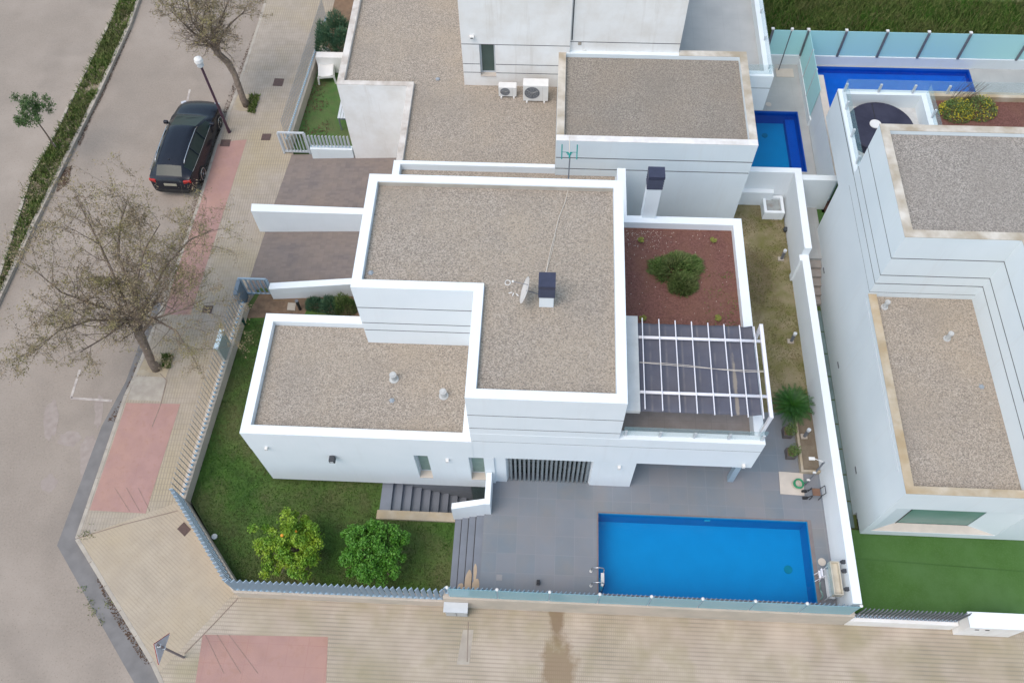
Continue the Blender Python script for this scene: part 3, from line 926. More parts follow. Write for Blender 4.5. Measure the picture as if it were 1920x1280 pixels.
# terrace volume
T = [(-1.965, 9.47), (6.33, 9.47), (6.33, 17.39), (-1.965, 17.39)]
tm, tg = MB(), MB()
for a, b in ((3.18, 4.385), (4.415, 4.5)):
    tm.prism(T, a, b)
tg.prism(offset(T, .004), 4.385, 4.415)
TP = rect(2.0, 6.33, 9.47, 17.39)
tm.box(-1.965, 6.33, 9.47, 9.74, 4.5, 4.95)
tm.box(6.05, 6.33, 9.74, 17.11, 4.5, 4.95)
tm.box(2.2, 6.33, 17.11, 17.39, 4.5, 4.95)
tw = tm.build('wall', 'white', HA)
tg.build('shadow_gap', 'groove', tw)
MB().box(2.25, 6.05, 9.74, 12.7, 4.502, 4.512).build('terrace_floor', 'terr', HA)
MB().box(2.25, 6.05, 12.7, 17.11, 4.502, 4.66).build('roof_garden_bed', 'redsoil', HA)
# ground floor below: garage and rooms
lw = MB()
lw.box(-1.35, 2.955, 9.95, 13.1, .9, 3.178)
NX0, NX1 = -1.0, 1.66
facade_x(lw, -1.35, 2.955, 9.53, 9.95, .95, 3.178, [(NX0, NX1, .9, 3.2)])
lw.prism([(-1.0, 9.545), (-.80, 9.94), (-1.0, 9.94)], .96, 3.17)
lw.prism([(1.66, 9.545), (1.66, 9.94), (1.46, 9.94)], .96, 3.17)
lw.box(2.955, 6.33, 12.9, 17.39, .9, 3.178)
lw.box(-5.43, 2.955, 13.1, 17.39, .9, 3.178)
lw.build('wall', 'white', HA)
MB().box(-5.43, 2.45, 16.8, 19.745, .2, 4.08).build('wall', 'white', HA)
MB().prism([(-5.18, 16.92), (2.33, 16.92), (2.33, 19.742), (.24, 19.742), (.24, 19.80), (-5.18, 19.80)], 4.081, 4.115).build('roof', 'gravel', HA)
MB().box(-5.14, 1.96, 16.598, 16.608, 7.06, 7.21).build('parapet_liner', mat('unpainted_upstand', (0.46, 0.42, 0.36), (0.38, 0.345, 0.29), scale=2, rough=.9), HA)
pw = MB()
pw.box(-5.43, .23, 19.80, 19.96, 3.9, 4.42)
pw.box(-5.43, -5.18, 16.92, 19.80, 4.08, 4.42)
pw.box(2.33, 2.62, 17.392, 19.40, 2.0, 4.95)
pw.build('parapet', 'white', HA, bevel=.008)
# niche shutter: dark recess, vertical blades
MB().box(NX0 + .2, NX1 - .2, 9.86, 9.94, 1.0, 3.17).build('doorway_backing', 'winglass', HA)
sh = MB().box(NX0 + .02, NX1 - .02, 9.78, 9.84, 1.02, 1.10)
sh.box(NX0 + .02, NX1 - .02, 9.78, 9.84, 3.06, 3.16)
sh.box(NX0 + .02, NX1 - .02, 9.78, 9.84, 1.75, 1.80).box(NX0 + .02, NX1 - .02, 9.78, 9.84, 2.45, 2.50)
shf = sh.build('shutter_frame', 'metal_d', HA)
ns = 18
for i in range(ns):
    x = NX0 + .14 + (NX1 - NX0 - .28) * i / (ns - 1)
    b = MB().obox((x, 9.64, 2.085), (.065, .13, 2.15), R(12))
    b.build('shutter_blade', 'shutter', shf)
# left wing
LLu = rect(-8.75, -1.95, 9.46, 13.56)
mb = MB()
mb.prism(LLu, 3.15, 4.10); mb.ring(LLu, .28, 4.10, 4.36)
mb.box(-8.75, -1.36, 9.80, 13.56, .58, 3.15)
W1 = (-3.79, -3.36, 1.24, 3.14); W2 = (-2.12, -1.66, 1.26, 3.14)
facade_x(mb, -8.75, -1.352, 9.472, 9.80, .58, 3.15, [W1, W2])
mb.build('wall', 'white', HA)
MB().prism(offset(LLu, .292), 4.08, 4.125).build('roof', 'gravel', HA)
MB().box(-8.45, -4.79, 9.64, 13.3, .2, .58).build('plinth', 'metal_d', HA)
for W_ in (W1, W2):
    a, b, c, d = W_
    f = MB()
    f.box(a, a + .04, 9.70, 9.76, c, d - .01).box(b - .04, b, 9.70, 9.76, c, d - .01).box(a + .04, b - .04, 9.70, 9.76, c, c + .04).box(a + .04, b - .04, 9.70, 9.76, d - .06, d - .01).box(a + .04, b - .04, 9.695, 9.76, 2.55, 2.60)
    fr = f.build('window', 'metal_w', HA)
    MB().box(a + .04, b - .04, 9.73, 9.74, c + .04, 2.55).build('pane', 'blind', fr)
    MB().box(a + .04, b - .04, 9.735, 9.745, 2.60, d - .06).build('pane', 'winglass', fr)
    MB().box(a + .002, b - .002, 9.46, 9.70, c, c + .02).build('sill', 'stone', fr)
# stair well walls and basement door
MB().box(-4.78, -1.62, 9.62, 10.2, -1.9, .60).build('basement_wall', mat('grey_blue_render', (0.24, 0.26, 0.29), (0.21, 0.23, 0.26)), HA)
MB().box(-2.2, -1.66, 9.55, 9.62, -1.3, .57).build('basement_door', 'winglass', HA)
# pillar under the terrace corner
q = P(1369, 903, 1.0)
MB().box(q.x - .09, q.x + .09, q.y, q.y + .18, 1.0, 3.18).build('pillar', 'metal', HA)
# wall fittings
def wall_lamp(px, py, Y=9.47, m_='tilewhite', r=.045):
    q = PY(px, py, Y)
    MB().box(q.x - r, q.x + r, Y - .11, Y, q.z - .07, q.z + .05).build('wall_light', m_, HA, bevel=.01)


wall_lamp(500, 837); wall_lamp(839, 860); wall_lamp(1161, 873, 9.53); wall_lamp(1394, 870)
# canopy strip beside the pergola
MB().box(2.255, 2.70, 9.75, 12.75, 6.10, 6.25).build('canopy', mat('pale_canopy', (0.56, 0.565, 0.55), (0.46, 0.47, 0.455), scale=1.5, rough=.8, c3=(0.62, 0.63, 0.63), scale3=2, amt3=.5), HA, bevel=.006)
# glass balustrade
bal = MB().box(2.35, 6.30, 9.60, 9.615, 4.96, 5.50)
bg_ = bal.build('balustrade', 'clearglass', HA)
MB().box(6.18, 6.192, 9.62, 9.9, 4.96, 5.50).build('balustrade_return', 'clearglass', bg_)
for x in (2.42, 3.38, 4.34, 5.30, 6.22):
    MB().box(x - .03, x + .03, 9.57, 9.64, 4.95, 5.06).box(x - .035, x + .035, 9.565, 9.598, 5.06, 5.30).box(x - .03, x + .03, 9.616, 9.64, 5.06, 5.2).build('glass_clamp', 'metal_w', bg_)


def vent(name, px, py, z, r, h, parent, m_='tilewhite', cone=False):
    q = P(px, py, z)
    v = MB().cyl((q.x, q.y), r, z, z + h, 18)
    v.cyl((q.x, q.y), r * 1.25, z + h, z + h + .05, 18).cyl((q.x, q.y), r * .8, z + h + .05, z + h + .08, 18)
    v.cyl((q.x, q.y), r * 1.7, z, z + .03, 18)
    return v.build(name, m_, parent, smooth=False)


GC = mat('galvanised_vent', (0.50, 0.51, 0.50), (0.42, 0.43, 0.42), rough=.5)
vent('roof_vent', 739, 711, 4.12, .085, .26, HA, GC)
vent('roof_vent', 832, 742, 4.12, .085, .26, HA, GC)
DR = mat('drain_blue_grey', (0.34, 0.38, 0.42), (0.27, 0.31, 0.34), rough=.7)


def drain(px, py, z, parent):
    q = P(px, py, z)
    d = MB().cyl((q.x, q.y), .07, z, z + .03, 12)
    d.sphere((q.x, q.y, z + .03), .055, 10, 6, .7)
    for k in range(6):
        an = k / 6 * 6.283
        d.beam((q.x, q.y, z + .05), (q.x + .1 * math.cos(an), q.y + .1 * math.sin(an), z + .01), .014, .014)
    d.build('roof_drain', DR, parent)


drain(695, 512, 7.06, HA); drain(735, 751, 4.12, HA)


def chimney(parent, x0, x1, y0, y1, z0, z1, z2, lx=0):
    c = MB().box(x0, x1, y0, y1, z0, z1).build('chimney', 'white', parent, bevel=.008)
    cap = MB()
    cap.box(x0 - .02, x1 + .02, y0 - .02, y1 + .02, z1 + .002, z1 + .05)
    n = 4
    h = (z2 - z1 - .18) / n
    for i in range(n):
        z = z1 + .05 + h * i
        cap.add([(x0 - .03, y0 - .03, z), (x1 + .03, y0 - .03, z), (x1 + .03, y1 + .03, z), (x0 - .03, y1 + .03, z),
                 (x0 + .03, y0 + .03, z + h * .9), (x1 - .03, y0 + .03, z + h * .9), (x1 - .03, y1 - .03, z + h * .9), (x0 + .03, y1 - .03, z + h * .9)],
                [(0, 1, 5, 4), (1, 2, 6, 5), (2, 3, 7, 6), (3, 0, 4, 7), (0, 3, 2, 1), (4, 5, 6, 7)])
    cap.box(x0 - .03, x1 + .03, y0 - .03, y1 + .03, z2 - .13, z2)
    cap.build('chimney_cap', 'navy', c)


chimney(HA, -.13, .27, 12.44, 12.86, 7.05, 7.56, 8.12)
chimney(HA, 3.10, 3.55, 17.30, 17.66, 4.2, 6.40, 7.0)
# pergola
PG = MB()
ZP = 6.2
PG.beam((6.2, 9.70, ZP), (6.2, 12.62, ZP), .10, .10)
PG.beam((6.2, 9.75, 4.95), (6.2, 9.75, ZP - .05), .09, .09)
PG.beam((6.2, 12.57, 4.95), (6.2, 12.57, ZP - .05), .09, .09)
pgo = PG.build('pergola', 'whitep', HA, bevel=.006)
for y in (12.09, 10.36):
    MB().tube([(2.70, y, ZP - .02), (6.16, y, ZP - .02)], .045, 10).build('pergola_beam', 'whitep', pgo, smooth=True)
tops = (1203.75, 1235, 1265.5, 1296, 1326.75, 1356.75, 1385.75, 1412.5); ty = (597, 599, 601.5, 603.5, 606, 608.5, 610.5, 613)
bots = (1209.5, 1242.5, 1275, 1307.5, 1340, 1372, 1403, 1432.5); by_ = (767, 770, 773, 775.5, 778, 780.5, 782.5, 785)
xs = []
for a, b, c, d in zip(tops, ty, bots, by_):
    q1 = P(a, b, ZP + .03); q2 = P(c, d, ZP + .03)
    xr = (q1.x + q2.x) / 2
    xs.append(xr)
    MB().beam((xr, q1.y, ZP + .045), (xr, q2.y, ZP + .045), .026, .035).build('pergola_rib', 'whitep', pgo)
# sagging cloth between the ribs
cl = MB()
allx = [2.71] + xs
ny = 24
cols = []
for i in range(len(allx) - 1):
    a, b = allx[i], allx[i + 1]
    sag = .045 if i else .01
    for k in range(8):
        t = k / 8
        cols.append((a + (b - a) * t, sag * 4 * t * (1 - t)))
cols.append((allx[-1], 0))
vs = []
for x, s in cols:
    for j in range(ny + 1):
        y = 9.83 + (12.62 - 9.83) * j / ny
        e = 1 - .0 * j
        wob = .02 * noise.noise(Vector((x * 2, y * 2, 0)))
        endy = .012 * math.sin(x * 13) if j in (0, ny) else 0
        vs.append((x, y + endy, ZP - .10 - s + wob))
fs = []
for i in range(len(cols) - 1):
    for j in range(ny):
        fs.append((i * (ny + 1) + j, (i + 1) * (ny + 1) + j, (i + 1) * (ny + 1) + j + 1, i * (ny + 1) + j + 1))
cl.add(vs, fs)
co_ = cl.build('awning_cloth', 'cloth', pgo, smooth=True)
sm = co_.modifiers.new('s', 'SOLIDIFY'); sm.thickness = .006
# dust lines that have settled in the sags
mixn = M['cloth']
def dustf(n, l, oc):
    s = n.new('ShaderNodeSeparateXYZ'); l.new(oc, s.inputs[0])
    pitch = (xs[-1] - xs[0]) / 7
    a = n.new('ShaderNodeMath'); a.operation = 'MULTIPLY_ADD'; l.new(s.outputs[0], a.inputs[0]); a.inputs[1].default_value = 1 / pitch; a.inputs[2].default_value = -xs[0] / pitch + 10
    fr = n.new('ShaderNodeMath'); fr.operation = 'PINGPONG'; l.new(a.outputs[0], fr.inputs[0]); fr.inputs[1].default_value = .5
    mr = n.new('ShaderNodeMapRange'); mr.inputs[1].default_value = .40; mr.inputs[2].default_value = .5; l.new(fr.outputs[0], mr.inputs[0])
    t = n.new('ShaderNodeTexNoise'); t.inputs['Scale'].default_value = 2.2; t.inputs['Detail'].default_value = 5; l.new(oc, t.inputs['Vector'])
    m2 = n.new('ShaderNodeMapRange'); m2.inputs[1].default_value = .38; m2.inputs[2].default_value = .7; m2.inputs[4].default_value = .75; l.new(t.outputs['Fac'], m2.inputs[0])
    k = n.new('ShaderNodeMath'); k.operation = 'MULTIPLY'; l.new(mr.outputs[0], k.inputs[0]); l.new(m2.outputs[0], k.inputs[1])
    return k.outputs[0]
mixcol(M['cloth'], dustf, (0.20, 0.185, 0.185))
def dust2(n, l, oc):
    return blobmask(xs[5] + (xs[6] - xs[5]) * .5, 10.6 - 13, .06, 1.3, .85, ns=3, na=.8)(n, l, oc)
mixcol(M['cloth'], dust2, (0.28, 0.245, 0.20))
wr = MB()
pts = [P(x, y, ZP + .09) for x, y in ((1199, 679), (1240, 683), (1290, 687), (1350, 692), (1400, 694), (1432, 695))]
wr.tube(pts, .008, 5)
pts = [p + Vector((0, .05 * math.sin(i * 1.1), .0)) for i, p in enumerate(pts)]
wr.tube(pts, .007, 5)
wr.build('awning_cord', 'wire', pgo)
# small outdoor speaker-like lantern on the left wing wall
q = PY(624, 855, 9.47)
sp = thing('wall_lantern', 'dark square lantern fixed on the white front wall of the left wing', 'lantern', (q.x, 9.47, q.z))
MB().box(q.x - .09, q.x + .09, 9.27, 9.45, q.z - .1, q.z + .1).build('housing', 'speaker', sp, bevel=.02)
MB().box(q.x - .05, q.x + .05, 9.26, 9.268, q.z - .06, q.z + .04).build('lens', 'headlamp', sp)
MB().box(q.x - .03, q.x + .03, 9.45, 9.47, q.z - .03, q.z + .03).build('bracket', 'speaker', sp)

# satellite dish on the chimney
ds = thing('satellite_dish', 'oval beige satellite dish held beside the short chimney of the main roof', 'satellite dish', (-.5, 12.6, 7.5))
dm = MB()
q = P(985, 544, 7.65)
nrm = Vector((-.93, .10, .34)).normalized()
ua = nrm.cross(Vector((0, 0, 1))).normalized(); va = nrm.cross(ua)
rings = 7; seg = 28
vs = [q - nrm * .05]
for r_ in range(1, rings + 1):
    rr = r_ / rings
    for s_ in range(seg):
        an = s_ / seg * 6.283
        vs.append(q + ua * (.40 * rr * math.cos(an)) + va * (.34 * rr * math.sin(an)) + nrm * (.07 * rr * rr - .05))
fs = [(0, 1 + s_, 1 + (s_ + 1) % seg) for s_ in range(seg)]
for r_ in range(rings - 1):
    for s_ in range(seg):
        s2 = (s_ + 1) % seg
        fs.append((1 + r_ * seg + s_, 1 + (r_ + 1) * seg + s_, 1 + (r_ + 1) * seg + s2, 1 + r_ * seg + s2))
dm.add(vs, fs)
dd = dm.build('dish', 'dish', ds, smooth=True)
sm = dd.modifiers.new('s', 'SOLIDIFY'); sm.thickness = .012
MB().tube([q - nrm * .03, Vector((-.28, 12.62, 7.5)), Vector((-.13, 12.62, 7.42))], .016, 6).build('arm', 'metal_d', ds)
MB().tube([q - va * .3, q + nrm * .42 - va * .22], .01, 6).build('feed_arm', 'metal_d', ds)
MB().sphere(q + nrm * .44 - va * .22, .035).build('receiver', 'tilewhite', ds)
# ring and cable left on the gravel
q = P(952, 530, 7.07)
rg = MB().tube([(q.x + .075 * math.cos(a / 16 * 6.2832), q.y + .085 * math.sin(a / 16 * 6.2832), 7.075) for a in range(17)], .012, 6, caps=False)
tag(rg.build('pipe_ring', 'tilewhite'), 'small white ring lying on the roof gravel left of the satellite dish', 'ring')
cb = MB()
pts = [P(x, y, 7.08) for x, y in ((1066, 352), (1060, 378), (1048, 408), (1040, 440), (1032, 470), (1026, 498), (1021, 520))]
cb.tube(pts, .011, 6)
pts = [p + Vector((.03 + .02 * math.sin(i * 2), 0, 0)) for i, p in enumerate(pts)]
cb.tube(pts[3:], .008, 6)
tag(cb.build('aerial_cable', 'wire'), 'pale cable running over the roof gravel from the aerial to the chimney', 'cable')
db = MB()
for i, (x, y) in enumerate(((957, 549), (962, 552), (970, 553))):
    c = P(x, y, 7.07); db.obox((c.x, c.y, 7.075), (.10, .025, .018), .3 + i)
tag(db.build('metal_scrap', 'tilewhite'), 'white fixing scrap lying on the gravel below the small white ring', 'scrap')
# aerial
an_ = thing('tv_aerial', 'teal television aerial with two side elements on a thin mast behind the main roof', 'aerial', (.62, 16.95, 4.15))
MB().tube([(.62, 17.05, 4.1), (.62, 17.05, 8.15)], .02, 8).build('mast', 'metal_d', an_)
ctr = Vector((.60, 17.02, 8.15))
el_ = MB()
el_.tube([ctr, ctr + Vector((0, .62, .12))], .012, 6)
el_.build('boom', 'wire', an_)
k = MB()
for dx in (-.22, .22):
    k.tube([ctr + Vector((dx, -.12, -.03)), ctr + Vector((dx + .01 * (dx > 0), .36, .06))], .018, 6)
k.build('side_element', 'teal', an_)
k = MB()
k.beam(ctr + Vector((-.09, .1, 0)), ctr + Vector((.09, .1, 0)), .03, .03)
k.beam(ctr + Vector((-.06, .04, 0)), ctr + Vector((.06, .04, 0)), .03, .03)
k.beam(ctr + Vector((0, -.1, 0)), ctr + Vector((0, .12, 0)), .04, .04)
k.tube([ctr + Vector((-.22, .12, 0)), ctr + Vector((.22, .12, 0))], .008, 5)
k.build('driven_element', 'teal', an_)

# ================================================================== NEIGHBOUR BEHIND
HB = thing('villa', 'weathered white flat-roofed villa behind the main house with stained roof edges and grey gravel', 'house', (0, 27, .3))
mb = MB()
LB = [(-8.03, 23.64), (-5.27, 23.64), (-5.38, 23.6), (-5.38, 19.965), (.30, 19.965), (.30, 40), (-8.03, 40)]
LB = [(-8.03, 23.64), (-5.36, 23.64), (-5.36, 19.965), (.30, 19.965), (.30, 40), (-8.03, 40)]
mb.prism(LB, .2, 4.16)
mb.box(-8.03, -7.79, 23.64, 40, 4.16, 4.35)
mb.box(-7.79, -5.14, 23.64, 23.85, 4.16, 4.35)
mb.box(-5.36, -5.14, 19.965, 23.64, 4.16, 4.35)
mb.build('wall', 'white_b', HB)
cp_ = MB()
cp_.box(-8.035, -7.785, 23.635, 40, 4.352, 4.372)
cp_.box(-7.785, -5.135, 23.635, 23.855, 4.352, 4.372)
cp_.box(-5.365, -5.135, 19.965, 23.635, 4.352, 4.372)
cp_.build('coping', mat('worn_pale_coping', (0.62, 0.58, 0.53), (0.40, 0.345, 0.29), scale=2.2, rough=.85, c3=(0.70, 0.67, 0.62), scale3=.8, amt3=.7), HB, bevel=.004)
MB().prism([(-7.78, 23.86), (-5.13, 23.86), (-5.13, 19.97), (.22, 19.97), (.22, 39.9), (-7.78, 39.9)], 4.163, 4.20).build('roof', 'gravel', HB)
# big box on the right
BX = rect(.235, 6.9, 19.75, 24.16)
mb, gb = volume(BX, .8, 5.82, 5.64, .26, (5.0, 4.45))
bw = mb.build('wall', 'white_c', HB)
gb.build('shadow_gap', 'groove', bw)
MB().prism(offset(BX, .272), 5.62, 5.665).build('roof', 'gravel_b', HB)
cp_ = MB()
MB().box(.23, .495, 20.0, 24.0, 5.822, 5.84).build('coping', 'cope_b', HB, bevel=.004)
cp_.box(6.64, 6.905, 20.0, 24.17, 5.822, 5.84)
cp_.box(4.5, 6.64, 23.9, 24.17, 5.822, 5.84)
cp_.build('coping', 'cope_b', HB, bevel=.004)
MB().box(.23, 6.905, 19.745, 20.0, 5.822, 5.84).build('coping', mat('white_worn_coping', (0.78, 0.77, 0.75), (0.68, 0.66, 0.63), scale=2, rough=.8, c3=(0.42, 0.37, 0.31), scale3=3, amt3=.35), HB, bevel=.004)
bt = MB().box(9.62, 10.36, 28.18, 28.68, 1.001, 1.02)
tag(bt.build('shower_tray', 'stone'), 'square cream shower tray in the deck of the rear pool', 'shower tray')
t9 = thing('garden_shower', 'thin dark shower pole standing by the teal glass at the rear pool', 'shower', (9.75, 28.6, 1.0))
MB().tube([(9.75, 28.6, 1.0), (9.75, 28.6, 3.1)], .025, 8).build('post', 'metal_d', t9)
MB().box(9.70, 9.80, 28.55, 28.65, 3.1, 3.2).build('shower_head', 'tilewhite', t9)
q9 = P(1441, 196, 1.0)
tag(MB().cyl((q9.x, q9.y), .12, 1.001, 1.012, 24).build('skimmer_cover', 'stone'), 'round cream cover in the deck of the rear pool', 'cover')
# upper storey walls
f1 = MB()
WX0, WX1, WZ0, WZ1 = -2.62, -2.05, 4.66, 6.11
zz = [4.15, 4.80, 4.835, 5.20, 5.235, 6.10, 6.135, 8.2]
gb = MB()
for i, (a, b) in enumerate(zip(zz, zz[1:])):
    ops = [(WX0, WX1, WZ0, WZ1)]
    if i % 2 == 0:
        facade_x(f1, -3.25, .62, 23.93, 24.25, a, b, ops)
    else:
        facade_x(gb, -3.246, .616, 23.934, 24.25, a, b, ops)
f1.box(-3.25, .62, 24.25, 34, 4.15, 8.2)
fw = f1.build('wall', 'white_b', HB)
gb.build('shadow_gap', 'groove', fw)
w_ = MB()
w_.box(WX0, WX0 + .06, 24.10, 24.17, WZ0, WZ1).box(WX1 - .06, WX1, 24.10, 24.17, WZ0, WZ1).box(WX0 + .06, WX1 - .06, 24.10, 24.17, WZ0, WZ0 + .08)
wo = w_.build('window', 'metal_w', HB)
MB().box(WX0 + .06, WX1 - .06, 24.13, 24.14, WZ0 + .08, WZ1).build('pane', 'winglass', wo)
MB().box(WX0 + .003, WX1 - .003, 23.90, 24.10, WZ0, WZ0 + .025).build('sill', 'stone', wo)
f2 = MB(); gb = MB()
for a, b, g_ in ((5.5, 6.20, 0), (6.20, 6.235, 1), (6.235, 8.2, 0)):
    (gb if g_ else f2).box(.62 + (.0), 4.50 - .004 * g_, 24.05 + .004 * g_, 34, a, b)
fw = f2.build('wall', 'white_b', HB)
gb.build('shadow_gap', 'groove', fw)
MB().box(-3.25, 4.5, 24.3, 34, 8.2, 8.22).build('roof', 'gravel_b', HB)
MB().box(.66, .70, 24.035, 24.055, 6.30, 8.19).build('downpipe_joint', 'groove', HB)
# wall fittings
q = PY(885, 68, 23.93)
MB().box(q.x - .08, q.x + .08, 23.80, 23.93, q.z - .04, q.z + .06).build('wall_light', 'tilewhite', HB, bevel=.01)
MB().box(q.x - .045, q.x + .045, 23.79, 23.799, q.z - .0, q.z + .03).build('wall_light_slot', 'black', HB)
q = PY(1087, 82, 24.05)
MB().box(q.x - .06, q.x + .06, 24.035, 24.05, q.z - .06, q.z + .06).build('vent_grille', 'kerb', HB)
q = PY(1097, 96, 24.05)
MB().tube([(q.x, 24.03, q.z), (q.x, 24.05, q.z)], .075, 14).build('vent_grille', 'tilewhite', HB)
drain(821, 149, 4.21, HB)
# terrace with parapet and glass
tb_ = MB()
tb_.box(4.5, 8.1, 24.17, 34, 3.18, 4.42)
tb_.box(7.78, 8.1, 24.30, 34, 4.42, 4.86)
tb_.box(6.91, 8.1, 24.02, 24.30, 4.42, 4.86)
tb_.box(6.91, 8.1, 24.02, 24.17, 4.30, 4.42)
tb_.box(6.91, 8.1, 24.02, 24.17, 3.18, 4.27)
fw = tb_.build('wall', 'white_c', HB)
MB().box(6.91, 8.096, 24.024, 24.17, 4.27, 4.30).build('shadow_gap', 'groove', fw)
MB().box(4.5, 7.78, 24.30, 34, 4.422, 4.432).build('terrace_floor', 'deckb', HB)
MB().box(5.0, 6.9, 22.5, 34, .95, 3.18).build('wall', 'white_c', HB)
gl = MB().box(6.95, 8.04, 24.12, 24.132, 4.87, 5.3).build('balustrade', 'clearglass', HB)
MB().box(7.95, 7.962, 24.15, 34, 4.87, 5.3).build('balustrade_return', 'clearglass', gl)
for y in (24.4, 25.9, 27.4, 28.9):
    MB().box(7.92, 7.99, y, y + .06, 4.86, 5.05).build('glass_clamp', 'metal_w', gl)


def ac_unit(label, x, y, z, w_, d_, h_):
    t = thing('air_conditioner', label, 'air conditioner', (x, y, z), 'air conditioning units on the rear roof')
    MB().box(x - w_ / 2, x + w_ / 2, y, y + d_, z + .06, z + h_).build('casing', 'plastic', t, bevel=.012)
    cx = x - w_ * .14
    cz = z + .06 + (h_ - .06) * .55
    r = min(w_ * .30, (h_ - .06) * .40)
    MB().tube([(cx, y - .004, cz), (cx, y - .012, cz)], r, 28).build('fan_opening', 'metal_d', t)
    g_ = MB()
    for k in range(1, 5):
        rr = r * k / 4
        g_.tube([(cx + rr * math.cos(a / 28 * 6.2832), y - .016, cz + rr * math.sin(a / 28 * 6.2832)) for a in range(29)], .004, 4, caps=False)
    for k in range(10):
        a = k / 10 * 6.2832
        g_.beam((cx, y - .018, cz), (cx + r * math.cos(a), y - .018, cz + r * math.sin(a)), .006, .006)
    for k in range(3):
        a = k / 3 * 6.2832 + .4
        g_.beam((cx, y - .014, cz), (cx + r * .9 * math.cos(a), y - .014, cz + r * .9 * math.sin(a)), .05, .003)
    g_.build('fan_grille', mat('ac_grille', (0.35, 0.345, 0.335), (0.3, 0.3, 0.29)), t)
    for s in (-.35, .35):
        MB().box(x + w_ * s - .03, x + w_ * s + .03, y - .05, y + d_ + .04, z + .0, z + .06).build('foot', 'plastic', t)
    MB().box(x + w_ * .27, x + w_ * .275, y - .003, y - .0005, z + .08, z + h_ - .04).build('panel_seam', 'kerb', t)
    return t


ac_unit('smaller white air conditioning unit on the gravel beside the rear window', -1.60, 23.32, 4.2, .66, .28, .50)
ac_unit('bigger white air conditioning unit on the gravel with one large round fan', -.56, 23.12, 4.2, .92, .38, .80)

# low plant bed wall and front wall of this plot
def wallbox(name, label, cat, x0, x1, y0, y1, z0, z1, m_, group=None, bevel=.01):
    o = MB().box(x0, x1, y0, y1, z0, z1).build(name, m_, bevel=bevel)
    return tag(o, label, cat, group)


wallbox('retaining_wall', 'low grey-white wall in front of the plant bed at the top beside the stained roof', 'wall', -10.35, -8.05, 28.60, 28.95, .2, 1.15, 'white_b')
wallbox('garden_wall', 'short white wall carrying thin slats between the gate and the rear neighbour', 'wall', -9.85, -8.10, 23.66, 23.88, .1, .78, 'white_c')

# ================================================================== NEIGHBOUR ON THE RIGHT
HC = thing('villa', 'tall white villa at the right edge with ochre roof copings and a hot tub terrace', 'house', (14, 15, .4))
CU = [(10.3, 15.1), (13.6, 15.1), (13.6, 8.6), (24, 8.6), (24, 19.47), (10.3, 19.47)]
mb, gb = volume(ccw(CU), 4.45, 7.22, 7.05, .26, (6.17, 5.28, 4.82))
cw = mb.build('wall', 'white_c', HC)
gb.build('shadow_gap', 'groove', cw)
MB().prism(offset(ccw(CU), .272), 7.03, 7.075).build('roof', 'gravel_c', HC)
MB().ring(ccw([(x, y) for x, y in CU]), .265, 7.222, 7.24, -.005).build('coping', 'cope_b', HC)
ml_ = MB(); g2 = MB()
ml_.box(10.3, 24, 15.1, 19.47, 4.345, 4.45)
ml_.box(10.3, 24, 9.2, 20.13, -.3, 3.5)
ml_.box(10.3, 24, 9.2, 23.4, 3.5, 4.0)
ml_.box(10.3, 24, 15.1, 23.4, 4.0, 4.10)
ml_.box(13.6, 24, 8.6, 15.1, 4.0, 4.45)
ml_.box(10.3, 24, 15.1, 23.4, 4.10, 4.315)
g2.box(10.304, 23.9, 15.104, 19.46, 4.315, 4.345)
# lower front block with the splayed window
F0, F1 = 8.47, 9.2
OX0, OX1, OZ0, OZ1 = 10.52, 14.35, .80, 2.95
facade_x(ml_, 10.3, 24, F0, F1, .45, 4.0, [(OX0, OX1, OZ0, OZ1)])
ml_.box(10.3, 24, F0, F1, 4.0, 4.05)
fpoly = [(10.3, F0), (14.6, F0), (14.6, 8.598), (13.9, 8.598), (13.9, 15.099), (10.3, 15.099)]
ml_.box(10.3, 14.6, F0, 8.598, 4.05, 4.22)
ml_.box(10.3, 10.55, 8.598, 15.099, 4.05, 4.22)
ml_.build('wall', 'white_c', HC)
g2.build('shadow_gap', 'groove', HC)
MB().box(10.56, 13.598, 8.60, 15.095, 4.0, 4.09).build('roof', 'gravel', HC)
MB().prism([(10.295, F0 - .005), (14.6, F0 - .005), (14.6, 8.70), (10.55, 8.70), (10.55, 15.09), (10.295, 15.09)], 4.222, 4.24).build('coping', 'cope_c', HC)
MB().box(10.5, 24, 8.75, 15, .3, .45).build('plinth', 'metal_d', HC)
sp_ = MB()
IX0, IX1, IZ0, IZ1, IY = 11.27, 13.5, .92, 2.62, 8.72
o_ = [(OX0, F0 + .01, OZ0), (OX1, F0 + .01, OZ0), (OX1, F0 + .01, OZ1), (OX0, F0 + .01, OZ1)]
i_ = [(IX0, IY, IZ0), (IX1, IY, IZ0), (IX1, IY, IZ1), (IX0, IY, IZ1)]
sp_.add(o_ + i_, [(1, 2, 6, 5), (2, 3, 7, 6), (3, 0, 4, 7)])
wo = sp_.build('window', 'white_c', HC)
MB().add([o_[0], o_[1], i_[1], i_[0]], [(0, 1, 2, 3)]).build('sill', 'stone', wo)
MB().box(IX0 + .03, IX1, IY + .01, IY + .03, IZ0, IZ1).build('pane', 'frost', wo)
MB().box(IX0, IX0 + .03, IY - .01, IY + .03, IZ0, IZ1).build('window_frame', 'black', wo)
vent('roof_vent', 1658, 576, 4.09, .065, .28, HC, GC)
vent('roof_vent', 1775, 635, 4.09, .065, .30, HC, GC)
drain(1840, 725, 4.09, HC)
for px, py in ((1545, 507), (1572, 684), (1605, 881)):
    q = PX(px, py, 10.3)
    MB().box(10.285, 10.299, q.y - .12, q.y + .12, q.z - .035, q.z + .035).build('wall_grille', 'metal_d', HC)
